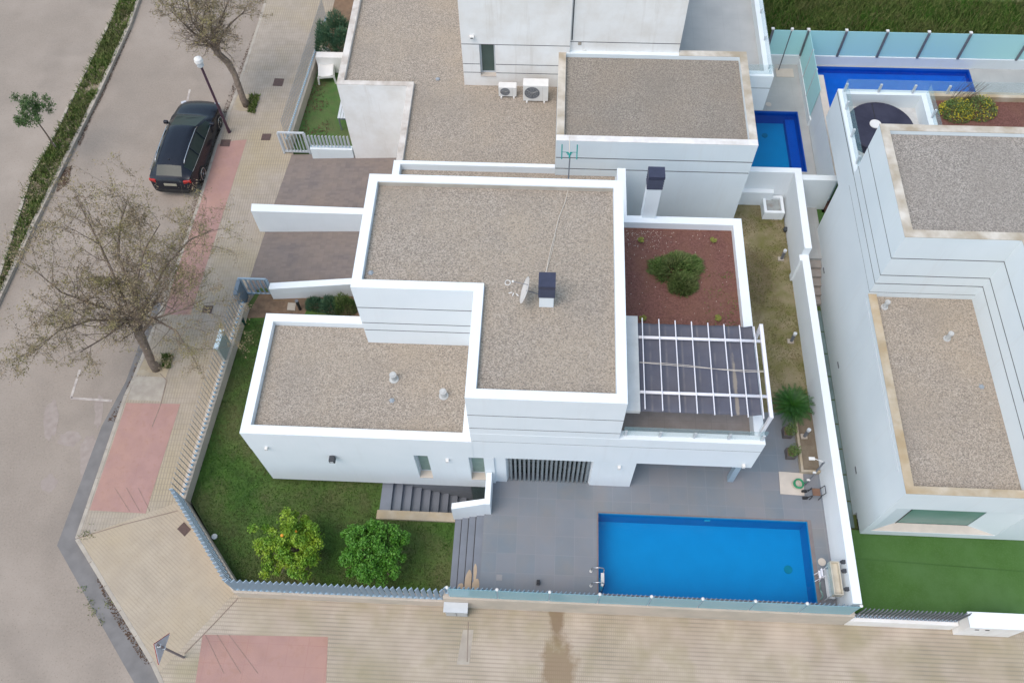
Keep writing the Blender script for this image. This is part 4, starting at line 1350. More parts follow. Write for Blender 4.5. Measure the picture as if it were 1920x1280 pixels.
# roof terrace with the hot tub
tc_ = MB()
tc_.box(10.3, 10.55, 19.471, 23.4, 4.315, 4.93)
tc_.box(10.55, 13.5, 23.15, 23.4, 4.315, 4.93)
tc_.box(13.2, 13.5, 19.471, 23.15, 4.315, 4.93)
tc_.build('parapet', 'white_c', HC)
MB().box(13.502, 22, 23.15, 23.4, 4.316, 4.93).build('parapet', 'cope_c', HC)
MB().box(10.55, 13.2, 19.471, 23.15, 4.316, 4.33).build('terrace_floor', mat('pale_concrete', (0.52, 0.53, 0.52), (0.46, 0.47, 0.46)), HC)
MB().box(13.5, 22, 19.471, 23.15, 4.316, 4.72).build('roof_garden_bed', 'redsoil', HC)
MB().box(13.5, 13.62, 19.471, 23.15, 4.72, 4.76).build('bed_edge', 'kerb', HC)
gl = MB().box(10.42, 10.432, 19.6, 23.25, 4.95, 5.5).build('balustrade', 'clearglass', HC)
MB().box(10.46, 22, 23.27, 23.282, 4.95, 5.5).build('balustrade_return', 'clearglass', gl)
MB().box(13.36, 13.372, 19.6, 23.2, 4.95, 5.4).build('balustrade_return', 'clearglass', gl)
for x, y in ((10.5, 23.275), (11.7, 23.275), (12.9, 23.275), (14.1, 23.275), (10.426, 22.4), (10.426, 21.1), (10.426, 19.9), (13.366, 22.1)):
    MB().box(x - .035, x + .035, y - .035, y + .035, 4.93, 5.30).build('glass_clamp', 'metal_w', gl)
MB().box(10.296, 10.31, 19.48, 23.38, 4.80, 4.84).build('shadow_gap', 'groove', HC)
tub = thing('hot_tub', 'dark covered round hot tub on the roof terrace of the right-hand villa', 'hot tub', (11.66, 21.88, 4.33))
MB().cyl((11.66, 21.88), 1.16, 4.33, 4.62, 48).build('shell', 'tubcover', tub)
MB().cyl((11.66, 21.88), 1.19, 4.62, 4.69, 48, 1.15).build('cover', 'tubcover', tub, bevel=.02)
MB().box(11.50, 11.52, 22.1, 22.98, 4.691, 4.70).build('cover_seam', 'black', tub)
MB().cyl((11.47, 21.95), .2, 4.691, 4.72, 24).build('lid', 'tilewhite', tub)

# ================================================================== GARDEN WALLS
def lwall(name, label, poly, z0, z1, m_='white', bevel=.01, cat='wall', group=None):
    o = MB().prism(poly, z0, z1).build(name, m_, bevel=bevel)
    return tag(o, label, cat, group)


lwall('boundary_wall', 'long white wall right of the pool, running up past the dry grass strip', rect(9.08, 9.34, 5.84, 17.95), -.1, 2.3)
NW = MB().prism([(9.08, 17.95), (9.34, 17.95), (9.40, 21.62), (9.14, 21.62)], 0, 2.7)
NW.prism([(7.0, 21.38), (9.14, 21.38), (9.14, 21.62), (7.0, 21.62)], 0, 2.7)
NW.box(9.0, 9.34, 17.7, 17.95, .9, 2.299)
tag(NW.build('boundary_wall', 'white', bevel=.01), 'taller white wall turning the corner behind the small white light well', 'wall')
skl = thing('light_well', 'small square white-rimmed light well in the far corner of the dry grass strip', 'light well', (8.8, 21.0, 1.0))
MB().ring(rect(8.25, 9.02, 20.5, 21.34), .11, 1.0, 1.42).build('rim', 'white', skl, bevel=.006)
MB().box(8.34, 8.93, 20.59, 21.25, 1.28, 1.31).build('cover_pane', mat('dirty_pane', (0.34, 0.37, 0.36), (0.28, 0.30, 0.30), scale=3, rough=.3, c3=(0.22, 0.15, 0.12), scale3=4, amt3=.6), skl)
bn = MB().box(7.2, 8.6, 21.18, 21.375, 1.0, 1.75)
tag(bn.build('wall_bench', 'white', bevel=.01), 'white ledge built along the foot of the far garden wall', 'bench')
lwall('boundary_wall', 'pale side wall with sandy top between the rear pool and the long mosaic pool', [(10.64, 21.4), (10.88, 21.4), (10.9, 26.6), (10.64, 26.6)], .5, 2.6, 'white_c')
MB_ = MB().box(10.635, 10.905, 21.39, 26.6, 2.602, 2.62).build('wall_coping', 'stone')
MB_.parent = D.objects['boundary_wall.002'] if 'boundary_wall.002' in D.objects else None
lwall('boundary_wall', 'short blank white wall closing the alley beside the tall right-hand villa', [(9.40, 21.14), (10.7, 21.14), (10.7, 21.395), (9.40, 21.395)], .9, 2.6, 'white_c')
# driveway walls
lwall('driveway_wall', 'white wall between the two driveways of the neighbouring houses', [(-11.36, 19.86), (-5.35, 19.86), (-5.35, 20.14), (-11.40, 20.22)], .0, 1.43)
d2 = MB().prism([(-10.17, 16.62), (-5.4, 17.0), (-5.4, 17.27), (-10.17, 16.90)], -.1, [.98, 1.20, 1.20, .98])
tag(d2.build('driveway_wall', 'white', bevel=.01), 'white wall between the lower driveway and the corner garden', 'wall')
# stair wall in L shape
LW = MB()
LW.prism([(-1.62, 8.42), (-1.44, 8.42), (-1.44, 9.46), (-1.62, 9.46)], -1.8, 1.98)
LW.prism([(-2.68, 8.40), (-1.62, 8.42), (-1.62, 8.60), (-2.68, 8.60)], -1.8, [1.42, 1.98, 1.98, 1.42])
tag(LW.build('stair_wall', 'white', bevel=.008), 'white L-shaped guard wall where the basement stair meets the terrace', 'wall')
# rear fence walls
lwall('rear_wall', 'low white wall along the field carrying the frosted teal glass panels', rect(8.6, 40, 28.95, 29.15), .6, 1.5, 'white_c')
# stairs
st = thing('garden_steps', 'wide dark grey steps climbing from the lawn to the pool terrace', 'steps', (-2.1, 7.3, .3))
edges = [-2.62, -2.385, -2.15, -1.91, -1.66]
for i in range(4):
    q0, q1 = edges[i], edges[i + 1]
    MB().box(q0, q1, 5.98, 8.62 if q0 > -2.5 else 8.5, .1, .44 + .14 * i).build('step', 'step', st, bevel=.008)
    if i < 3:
        MB().box(q1 - .035, q1 - .001, 5.99, 8.48, .4385 + .14 * i, .446 + .14 * i).build('riser_shade_dirt', 'black', st)  # black strip painting in the shade and dirt at the riser foot
bs = MB()
for cx, cy, rx, ry, zz_ in ((-2.27, 6.13, .10, .22, .5815), (-2.04, 6.28, .10, .42, .7215), (-1.79, 6.18, .115, .24, .8615), (-1.83, 6.62, .05, .3, .8616)):
    pts = []
    for i in range(18):
        a = i / 18 * 6.283
        k = 1 + .35 * noise.noise(Vector((cx * 9 + math.cos(a), cy * 9 + math.sin(a), 1)))
        pts.append((cx + rx * k * math.cos(a), cy + ry * k * math.sin(a)))
    bs.prism(pts, zz_ - .001, zz_ + .003)
bs.build('bare_mortar_patch', mat('bare_mortar', (0.50, 0.38, 0.26), (0.42, 0.33, 0.24), scale=4, rough=.9), st)
s2 = thing('basement_stairs', 'grey stairs going down along the house front to the basement door', 'stairs', (-3.8, 9.0, -1.3))
MB().box(-5.14, -4.78, 8.62, 9.80, -.5, .36).build('landing', 'step', s2, bevel=.006)
for i in range(9):
    x = -4.78 + i * .292
    MB().box(x, x + .30 if i < 8 else -1.62, 8.62, 9.62, -1.9, .36 - .17 * (i + 1)).build('step', 'step', s2, bevel=.008)
MB().box(-5.20, -2.63, 8.32, 8.62, -1.9, .40).build('side_wall', 'sand', s2, bevel=.008)
al = thing('alley_steps', 'beige steps in the narrow alley beside the tall right-hand villa', 'steps', (9.85, 17.9, .1))
for i in range(5):
    MB().box(9.345, 10.29, 17.2 + i * .31, 17.2 + i * .31 + .33 if i < 4 else 18.80, -.3, .28 + .15 * i).build('step', mat('beige_step', (0.33, 0.30, 0.27), (0.29, 0.26, 0.235), rough=.8) if i == 0 else D.materials['beige_step'], al, bevel=.008)
lwall('brick_edging', 'strip of dark red brick between the alley end wall and the right villa', [(10.72, 21.0), (10.95, 21.0), (10.95, 22.6), (10.72, 22.6)], .8, 1.1, 'terracotta', cat='edging')

# ================================================================== FENCES
def fence(label, pts, zb, zt, h, pitch, mt='metal', wall_t=.24, wall_mat='fwall', bl=.115, th=.022, ang=45, group=None, z0=.0, blades=True, skip=(), inner=0.0, smat=None, rail=True):
    """a low wall with vertical blades on it. pts run in order; blades turned by ang from the run"""
    root = thing('slat_fence', label, 'fence', (*pts[0], zb), group)
    for a, b in zip(pts, pts[1:]):
        v = Vector((b[0] - a[0], b[1] - a[1])); L = v.length; v.normalize(); nn = Vector((-v.y, v.x))
        n = int(L / pitch)
        ra = math.atan2(v.y, v.x)
        if rail:
            MB().beam((a[0], a[1], zt + .03), (b[0], b[1], zt + .03), .06, .05).build('rail', mt, root)
        me = None
        for i in range(n + 1):
            s = i * L / n
            if any(s0 < s < s1 for s0, s1 in skip):
                continue
            c = (a[0] + v.x * s, a[1] + v.y * s)
            if me is None:
                bx, by = root['_base'][0], root['_base'][1]
                o = MB().obox((bx, by, zt + .055 + h / 2), (bl, th, h), ra + R(ang)).obox((bx, by, zt + .05), (.085, .07, .014), ra).build('slat', [smat or mt, 'footpl'], root)
                for p_ in list(o.data.polygons)[6:]:
                    p_.material_index = 1
                me = o
            else:
                o = me.copy(); COL.objects.link(o); o.parent = root
            o.location = (c[0] - root['_base'][0], c[1] - root['_base'][1], 0)
    return root


def lowwall(label, pts, t, z0, zt, m_, side=0.0, cat='wall'):
    """wall along a line, thickness t, centred"""
    v = Vector((pts[1][0] - pts[0][0], pts[1][1] - pts[0][1])).normalized(); n = Vector((-v.y, v.x)) * t / 2
    poly = [(pts[0][0] - n.x, pts[0][1] - n.y), (pts[1][0] - n.x, pts[1][1] - n.y), (pts[1][0] + n.x, pts[1][1] + n.y), (pts[0][0] + n.x, pts[0][1] + n.y)]
    return lwall('fence_wall', label, poly, z0, zt, m_, cat=cat)


A0 = (-9.18, 5.80); A1 = (-11.55, 8.66)
lowwall('low beige wall under the slats in front of the two citrus trees', ((-9.25, 5.82), (-2.72, 5.82)), .24, -.0, .72, 'fwall')
lowwall('long low beige wall under the glass and slats along the pool', ((-2.72, 5.82), (9.46, 5.82)), .26, -.0, 1.28, 'fwall')
lowwall('low beige wall under the slats of the slanted street corner', (A0, (-11.62, 8.60)), .24, -.0, .72, 'fwall')
ST0 = (-11.55, 8.6); ST1 = (-11.09, 16.15)
lowwall('low beige wall under the slats along the side street from the corner to the gate', (ST0, ST1), .24, -.0, .74, 'fwall')
gbf = 'slatted street fences'
fence('blue-grey slat fence along the front of the corner lawn', [(-9.14, 5.80), (-2.74, 5.80)], .72, .72, 1.05, .178, bl=.13)
fence('blue-grey slat fence along the slanted street corner', [(-11.50, 8.55), (-9.22, 5.84)], .72, .72, 1.05, .15, bl=.12, ang=62)
fence('blue-grey slat fence behind the tinted glass along the pool', [(-2.62, 5.86), (9.2, 5.86)], 1.28, 1.28, .62, .135, bl=.10, smat='metal')
fence('blue-grey slat fence along the side street with the letter box panel in it', [(-11.53, 8.75), (-11.09, 16.12)], .74, .74, 1.02, .165, ang=47, bl=.09, th=.012, smat='slat_d', rail=False, skip=((5.0, 5.75),))
# neighbour's street fence
lowwall('low pale wall under the slats of the rear neighbour by the side street', ((-10.86, 24.1), (-10.52, 29.5)), .24, -.0, .80, 'fwall')
fence('grey slat fence of the rear neighbour along the side street at the top', [(-10.88, 24.15), (-10.40, 31.5)], .8, .80, 1.02, .125, mt='metal_w', ang=38, bl=.05, th=.012, smat='slat_d', rail=False)
fence('short grey slat fence on the white wall beside the upper gate', [(-9.80, 23.76), (-8.2, 23.76)], .78, .78, .62, .145, mt='metal_w', bl=.08)
lowwall('low white wall under the dark slats of the artificial lawn on the right', ((9.50, 5.80), (12.70, 5.80)), .22, -.0, .72, 'white_b')
fence('dark grey slat fence in front of the artificial lawn on the right', [(9.62, 5.82), (12.62, 5.82)], .72, .72, .95, .125, mt=mat('grey_violet_paint', (0.20, 0.20, 0.235), (0.17, 0.17, 0.2), rough=.5), bl=.10)
# tinted glass along the pool
gp_ = thing('glass_screen', 'tinted blue glass screen with white-capped posts along the pool front', 'glass screen', (3.2, 5.74, 1.28))
posts = [P(x, y, 2.32) for x, y in ((838, 1099), (932, 1101), (1031, 1104), (1125, 1109), (1222, 1114), (1318, 1118), (1417, 1124), (1514, 1128))]
px_ = [p.x for p in posts] + [9.3]
for a, b in zip(px_, px_[1:]):
    MB().box(a + .02, b - .02, 5.735, 5.747, 1.32, 2.31).build('glass_panel', 'fenceglass', gp_)
for a in px_:
    po = MB().box(a - .022, a + .022, 5.755, 5.80, 1.28, 2.26).build('post', 'metal', gp_)
    MB().sphere((a, 5.778, 2.30), .05, 10, 8).build('cap', 'tilewhite', po)
# gates
def gate(label, x0, x1, y, z0, z1, mt, n=7, panel=None):
    t = thing('garden_gate', label, 'gate', (x0, y, z0))
    MB().beam((x0, y, z1), (x1, y, z1), .06, .07).beam((x0, y, z0 + .12), (x1, y, z0 + .12), .05, .10).build('gate_frame', mt, t)
    for i in range(n):
        x = x0 + (x1 - x0) * (i + .5) / n
        MB().box(x - .012, x + .012, y - .035, y + .035, z0 + .12, z1 - .03).build('bar', mt, t)
    for x in (x0, x1):
        MB().box(x - .035, x + .035, y - .04, y + .04, z0 - .1, z1 - .035).build('gate_post', mt, t)
    return t


gate('pale blue-grey gate at the corner of the garden beside the driveway wall', -11.28, -10.24, 16.86, .14, 1.27, 'metal', 6)
MB_ = MB().box(-11.34, -11.20, 16.2, 16.82, .1, 1.22)
tag(MB_.build('gate_pillar', mat('slate_blue_panel', (0.19, 0.24, 0.29), (0.17, 0.215, 0.26))), 'narrow blue-grey panel beside the lower gate', 'panel')
gate('grey barred gate at the top of the upper driveway', -11.12, -10.02, 23.98, .14, 1.35, 'metal_w', 8)
# letter box panel
lb = thing('letter_box', 'tall pale letter box panel set into the side street fence', 'letter box', (-11.2, 14.2, .7))
MB().prism([(-11.31, 13.72), (-11.21, 13.71), (-11.16, 14.42), (-11.26, 14.43)], .70, 1.62).build('body', 'signpl', lb, bevel=.008)
MB().prism([(-11.36, 13.68), (-11.20, 13.67), (-11.15, 14.46), (-11.31, 14.47)], 1.622, 1.66).build('lid', mat('pale_blue_lid', (0.55, 0.68, 0.73), (0.5, 0.62, 0.68), rough=.4), lb)
eb = thing('meter_box', 'grey meter box standing against the front wall where the glass begins', 'meter box', (-2.3, 5.6, .13))
MB().box(-2.68, -2.02, 5.42, 5.68, .13, .82).build('body', mat('grey_meter_box', (0.47, 0.48, 0.48), (0.42, 0.43, 0.43), rough=.5), eb, bevel=.01)
MB().box(-2.72, -1.98, 5.38, 5.685, .822, .86).build('lid', 'metal_w', eb, bevel=.006)
MB().box(-2.36, -2.34, 5.412, 5.419, .2, .78).build('door_seam', 'metal_d', eb)
mbx = thing('letter_box', 'white wide letter box pillar with two slots at the bottom right corner', 'letter box', (13.2, 5.7, .13))
MB().box(12.75, 14.4, 5.55, 5.95, .1, 1.30).build('body', 'white_b', mbx, bevel=.01)
MB().box(12.72, 14.43, 5.52, 5.98, 1.302, 1.34).build('lid', 'white', mbx, bevel=.006)
for x in (13.02, 13.32):
    MB().box(x, x + .11, 5.535, 5.549, .95, 1.0).build('slot', 'black', mbx)

# frosted glass at the back
bgl = thing('frosted_glass_fence', 'row of frosted teal glass panels with grey posts facing the grass field', 'glass fence', (12, 29.05, 1.5))
bx_ = [P(x, y, 2.8).x for x, y in ((1450, 59), (1517, 60), (1588, 60), (1665, 62), (1743, 63), (1821, 64))] + [19.6, 21.4, 23.2]
for a, b in zip(bx_, bx_[1:]):
    MB().box(a + .02, b - .02, 28.98, 28.995, 1.53, 2.78).build('glass_panel', 'tealglass', bgl)
for a in bx_:
    po = MB().box(a - .045, a + .045, 28.92, 28.975, 1.5, 2.80).build('post', 'metal_d', bgl)
    MB().box(a - .06, a + .06, 28.97, 29.08, 2.802, 2.84).build('cap', 'tilewhite', po)
sgl = thing('frosted_glass_fence', 'frosted teal glass side screen between the rear pool and the long mosaic pool', 'glass fence', (10.5, 27.5, 1.4))
lwall('side_kerb_wall', 'low pale kerb wall under the teal glass side screen', [(10.58, 25.4), (10.72, 25.4), (10.72, 28.94), (10.58, 28.94)], .5, 1.35, 'white_c')
for a, b in ((25.6, 26.7), (26.74, 27.8), (27.84, 28.92)):
    MB().box(10.60, 10.615, a, b, 1.37, 2.80).build('glass_panel', 'tealglass', sgl)
    MB().box(10.58, 10.64, b - .0, b + .04, 1.36, 2.82).build('post', 'metal_w', sgl)

# ================================================================== SMALL THINGS
# pool ladder
ld = thing('pool_ladder', 'steel pool ladder with white steps at the near left corner of the pool', 'pool ladder', (1.9, 6.5, 1.0))
for y in (6.32, 6.76):
    MB().tube([(1.72, y, 1.0), (1.72, y, 1.30), (1.78, y, 1.42), (1.92, y, 1.47), (2.06, y, 1.42), (2.11, y, 1.28), (2.11, y, .0)], .02, 8).build('rail', 'steel', ld, smooth=True)
    MB().cyl((1.72, y), .045, 1.006, 1.03).build('rail_flange', 'tilewhite', ld)
for z in (.92, .62, .32):
    MB().box(2.03, 2.13, 6.34, 6.74, z, z + .03).build('rung', 'tilewhite', ld)
# small things on the deck
q = P(1009, 1093, 1.0)
sp = thing('garden_speaker', 'small black box standing on the grey terrace near the front glass', 'speaker', (q.x, q.y, 1.0))
MB().box(q.x - .05, q.x + .05, q.y - .06, q.y + .06, 1.0, 1.22).build('body', 'black', sp, bevel=.01)
MB().box(q.x - .035, q.x + .035, q.y - .066, q.y - .061, 1.04, 1.18).build('grille', 'metal_d', sp)
q = P(1541, 1053, 1.0)
tag(MB().cyl((q.x, q.y), .12, 1.001, 1.012, 28).build('skimmer_cover', 'stone'), 'round cream cover in the deck right of the pool', 'cover')
q = P(936, 1082, 1.0)
tag(MB().box(q.x - .09, q.x + .09, q.y - .09, q.y + .09, 1.001, 1.008).build('deck_hatch', mat('pale_deck_tile', (0.27, 0.27, 0.275), (0.25, 0.25, 0.255), rough=.6)), 'faint square tile cover in the terrace near the garden steps', 'cover')
q = P(403, 1006, .3)
tag(MB().cyl((q.x, q.y), .09, .30, .36, 20).build('lawn_light', 'tilewhite'), 'small white round light in the lawn by the slanted corner fence', 'light')
# shower tray, hose and shower
tag(MB().prism(PL(((1460, 884), (1505, 887), (1508, 929), (1463, 926)), 1.0), 1.001, 1.03).build('shower_tray', 'stone', bevel=.004), 'square cream shower tray let into the grey terrace', 'shower tray')
hz = MB(); hc = P(1497, 907, 1.05)
pts = []
for i in range(150):
    a = i / 25 * 6.2832
    r_ = .14 + .012 * math.sin(i * .21)
    pts.append((hc.x + r_ * math.cos(a) + .008 * math.sin(i * .13), hc.y + r_ * 1.05 * math.sin(a), 1.045 + .0006 * i))
hz.tube(pts, .013, 6)
hz.tube([(hc.x + .14, hc.y, 1.05), (hc.x + .22, hc.y + .05, 1.1), (8.60, 9.83, 1.45)], .012, 6)
tag(hz.build('garden_hose', 'hose', smooth=True), 'green hose coiled on the cream shower tray', 'hose')
hz = MB()
hz.tube([(hc.x - .08 + .13 * math.cos(i / 20 * 6.28), hc.y - .01 + .15 * math.sin(i / 20 * 6.28), 1.035 + .0005 * i) for i in range(41)], .009, 6)
tag(hz.build('garden_hose', 'cream', smooth=True), 'thin beige hose loop under the green hose on the shower tray', 'hose')
sw = thing('garden_shower', 'tall outdoor shower leaning over the planting strip beside the cream tray', 'shower', (8.60, 9.84, 1.0))
MB().tube([(8.60, 9.84, 1.0), (8.60, 9.84, 2.95)], .028, 8).build('post', 'metal_d', sw)
MB().tube([(8.60, 9.84, 2.93), (8.50, 9.86, 2.98), (8.28, 9.93, 2.99)], .012, 6).build('arm', 'tilewhite', sw)
MB().box(8.15, 8.33, 9.88, 9.98, 2.95, 2.985).build('shower_head', 'tilewhite', sw, bevel=.01)
for z in (1.45, 2.1):
    MB().box(8.50, 8.60, 9.79, 9.84, z, z + .06).build('tap', 'tilewhite', sw)
# folded barbecue / cart by the wall
ct = thing('garden_cart', 'small black wheeled cart with a brown wooden seat against the pool side wall', 'cart', (8.8, 9.5, 1.0))
MB().box(8.68, 8.92, 9.36, 9.60, 1.30, 1.34).build('seat_board', mat('brown_wood', (0.20, 0.11, 0.07), (0.15, 0.085, 0.055), rough=.7), ct, bevel=.01)
for x in (8.66, 8.94):
    for y in (9.34, 9.62):
        MB().tube([(x, y, 1.0), (x + .01, y, 1.32)], .014, 6).build('leg', 'black', ct)
for y in (9.33, 9.55):
    MB().tube([(8.50, y, 1.09), (8.50, y + .05, 1.09)], .09, 16).build('wheel', 'black', ct)
    MB().tube([(8.50, y + .02, 1.09), (8.68, y + .03, 1.3)], .015, 6).build('fork', 'black', ct)
MB().tube([(8.93, 9.35, 1.33), (9.0, 9.35, 1.6), (9.0, 9.6, 1.6), (8.93, 9.6, 1.33)], .014, 6).build('handle', 'black', ct)
# storage box by the wall
bb = thing('sink_unit', 'old cream washing trough on a metal stand in the near right corner of the terrace', 'trough', (8.85, 6.7, 1.0))
TX0, TX1, TY0, TY1, TZ0, TZ1 = 8.70, 8.97, 6.14, 7.12, 1.72, 1.98
MB().ring(rect(TX0, TX1, TY0, TY1), .035, TZ0, TZ1).build('basin_rim', 'cream', bb, bevel=.008)
MB().box(TX0 + .035, TX1 - .035, TY0 + .035, TY1 - .035, TZ0, TZ0 + .13).build('basin_floor', 'cream', bb)
MB().box(TX0 - .03, TX0 - .002, TY0 + .03, TY1 - .03, TZ0 - .06, TZ1 - .03).build('side_curtain', 'clearglass', bb)
for x in (TX0 + .03, TX1 - .03):
    for y in (TY0 + .06, TY1 - .06):
        MB().tube([(x, y, 1.0), (x, y, TZ0)], .016, 6).build('leg', 'metal_w', bb)
MB().box(TX0 + .02, TX1 - .02, TY0 + .05, TY1 - .05, 1.25, 1.27).build('shelf', 'metal_w', bb)
fc = thing('folded_chair', 'white folding chair frame standing beside the cream trough', 'chair', (8.55, 6.8, 1.0))
for y in (6.75, 6.95):
    MB().tube([(8.50, y, 1.0), (8.60, y, 1.72)], .013, 6).build('leg', 'whitep', fc)
    MB().tube([(8.62, y, 1.0), (8.52, y, 1.72)], .013, 6).build('leg', 'whitep', fc)
MB().box(8.49, 8.63, 6.74, 6.96, 1.45, 1.47).build('seat', 'whitep', fc)
MB().box(8.50, 8.53, 6.74, 6.96, 1.62, 1.72).build('backrest', 'whitep', fc)
tg_ = MB()
tg_.tube([(8.58 + .03 * math.sin(i * .9), 6.2 + i * .035, 1.05 + .25 * abs(math.sin(i * .35))) for i in range(14)], .022, 6)
tag(tg_.build('pool_hose', mat('grey_green_hose', (0.20, 0.32, 0.28), (0.17, 0.28, 0.25), rough=.4), smooth=True), 'grey-green pool hose bundled at the foot of the cream trough', 'hose')
for (px, py), lb_ in (((1583, 1053), 'small dark wall bracket nearest the white folding chair'), ((1585, 1070), 'dark wall spotlight above the middle of the cream trough'), ((1590, 1104), 'dark wall spotlight above the near end of the cream trough')):
    q = PX(px, py, 9.06)
    o = MB().box(8.98, 9.078, q.y - .05, q.y + .05, q.z - .06, q.z + .06); o.box(8.94, 8.98, q.y - .03, q.y + .03, q.z - .03, q.z + .05)
    tag(o.build('wall_spotlight', 'speaker'), lb_, 'spotlight')
# planting strip
pb = thing('plant_bed', 'narrow stone-edged plant bed at the foot of the white wall above the shower tray', 'plant bed', (8.8, 11, 1.0))
MB().box(8.46, 8.54, 10.20, 12.35, 1.0, 1.20).build('edging', 'sand', pb, bevel=.008)
MB().box(8.54, 9.075, 10.20, 10.27, 1.0, 1.20).build('edging', 'sand', pb, bevel=.008)
MB().box(8.54, 9.075, 10.27, 12.35, 1.0, 1.12).build('bed_soil', mat('dry_bed_soil', (0.20, 0.165, 0.12), (0.15, 0.12, 0.085), scale=4, rough=1, bump=.5, bscale=20), pb)
# bollard lights along the wall
def bollard(label, px, py, z=1.0, lx=.12, ly=.05):
    q = P(px, py, z)
    t = thing('bollard_light', label, 'garden light', (q.x, q.y, z), 'grey garden lights along the boundary wall')
    MB().box(q.x - .13, q.x + .09, q.y - .10, q.y + .08, z + .004, z + .05).build('foot_block', 'kerb', t, bevel=.01)
    MB().cyl((q.x, q.y), .055, z + .05, z + .48).build('body', 'metal_d', t)
    MB().cyl((q.x, q.y), .06, z + .48, z + .54).build('lens', 'tilewhite', t)
    MB().cyl((q.x, q.y), .062, z + .54, z + .57).build('cap', 'metal_w', t)


bollard('grey garden light near the jog of the boundary wall', 1465, 486)
bollard('grey garden light in the dry grass beside the pergola', 1483, 640)
bollard('grey garden light in the stone-edged plant bed', 1508, 818, 1.12)
q = P(1472, 433, 1.0)
tag(MB().sphere((q.x, q.y, 1.1), .1, 14, 10).cyl((q.x, q.y), .07, 1.0, 1.04).build('ball_light', 'speaker', smooth=True), 'dark ball-shaped light below the white light well', 'light')
q = P(563, 580, .3)
t = thing('bollard_light', 'black garden light between the stepping stone and the bushes behind the left wing', 'garden light', (q.x, q.y, .3))
MB().cyl((q.x, q.y), .055, .30, .86).build('body', 'black', t)
MB().cyl((q.x, q.y), .062, .862, .90).build('cap', 'metal_d', t)
tag(MB().prism(PL(((540, 567), (555, 568), (553, 582), (538, 581)), .32), .30, .33).build('stepping_stone', 'kerb', bevel=.006), 'pale square stepping stone beside the black garden light', 'stone')
# green downlight pot on the street wall
q = P(455, 606, .35)
t = thing('green_bucket', 'dark green bucket hanging inside the side street wall', 'bucket', (q.x, q.y, .3))
MB().cyl((q.x, q.y), .11, .30, .66, 18, .13).build('body', mat('dark_green_plastic', (0.01, 0.06, 0.05), (0.008, 0.05, 0.04), rough=.5), t)
MB().cyl((q.x, q.y), .115, .662, .668).build('opening', 'black', t)
MB().tube([(q.x - .12, q.y, .66), (q.x, q.y, .72), (q.x + .12, q.y, .66)], .008, 6).build('handle', 'metal_d', t)

# ---------------- plants
def plant_pot(label, px, py, seed):
    random.seed(seed)
    q = P(px, py, 1.0)
    t = thing('potted_plant', label, 'potted plant', (q.x, q.y, 1.0), 'square potted plants beside the terrace bed')
    c = MB().ring(rect(q.x - .15, q.x + .15, q.y - .16, q.y + .16), .025, 1.0, 1.27)
    c.build('pot', 'planterwood', t, bevel=.006)
    MB().box(q.x - .125, q.x + .125, q.y - .135, q.y + .135, 1.0, 1.22).build('pot_soil', 'soil', t)
    m = MB()
    for _ in range(420):
        a = random.uniform(0, 6.28); r = .20 * math.sqrt(random.random())
        leaf(m, (q.x + .06 + r * math.cos(a), q.y + r * math.sin(a), 1.28 + random.uniform(0, .3)), .028)
    m.build('foliage', 'rosemary', t)


plant_pot('square pot with a small bush, nearest below the cycad', 1474, 814, 1)
plant_pot('square pot with a spreading bush, second below the cycad', 1480, 853, 2)
cy = thing('cycad', 'dark green cycad with a rosette of stiff fronds beside the pergola corner', 'cycad', (8.35, 12.45, 1.0))
MB().cyl((8.35, 12.42), .13, 1.0, 1.45, 16, .11).build('trunk', 'bark', cy)
random.seed(4)
fr = MB()
for i in range(64):
    a = i * 2.39996
    el = .15 + .95 * (i / 64)
    L = random.uniform(.66, .82) * (1.0 if i < 46 else .8)
    base = Vector((8.35, 12.42, 1.47))
    N = 15
    pts = []
    for k in range(N + 1):
        s = k / N
        r = L * s * math.cos(el * (1 - .35 * s))
        z = L * s * math.sin(el) - .42 * L * s * s * (1.2 - el * .5)
        pts.append(base + Vector((math.cos(a) * r, math.sin(a) * r, z)))
    fr.tube(pts, [.010 * (1 - .7 * k / N) for k in range(N + 1)], 4)
    for k in range(2, N + 1):
        d = (pts[k] - pts[k - 1]).normalized(); side = d.cross(Vector((0, 0, 1))).normalized()
        ll = .115 * math.sin(math.pi * (.15 + .8 * k / N)) + .02
        for s_ in (-1, 1):
            for h_ in (0, .5):
                p0 = pts[k].lerp(pts[k - 1], h_)
                tip = p0 + side * s_ * ll + d * ll * .6 + Vector((0, 0, ll * .25))
                fr.add([p0 - d * .009, p0 + d * .009, tip], [(0, 1, 2)])
fr.build('fronds', 'palm', cy)


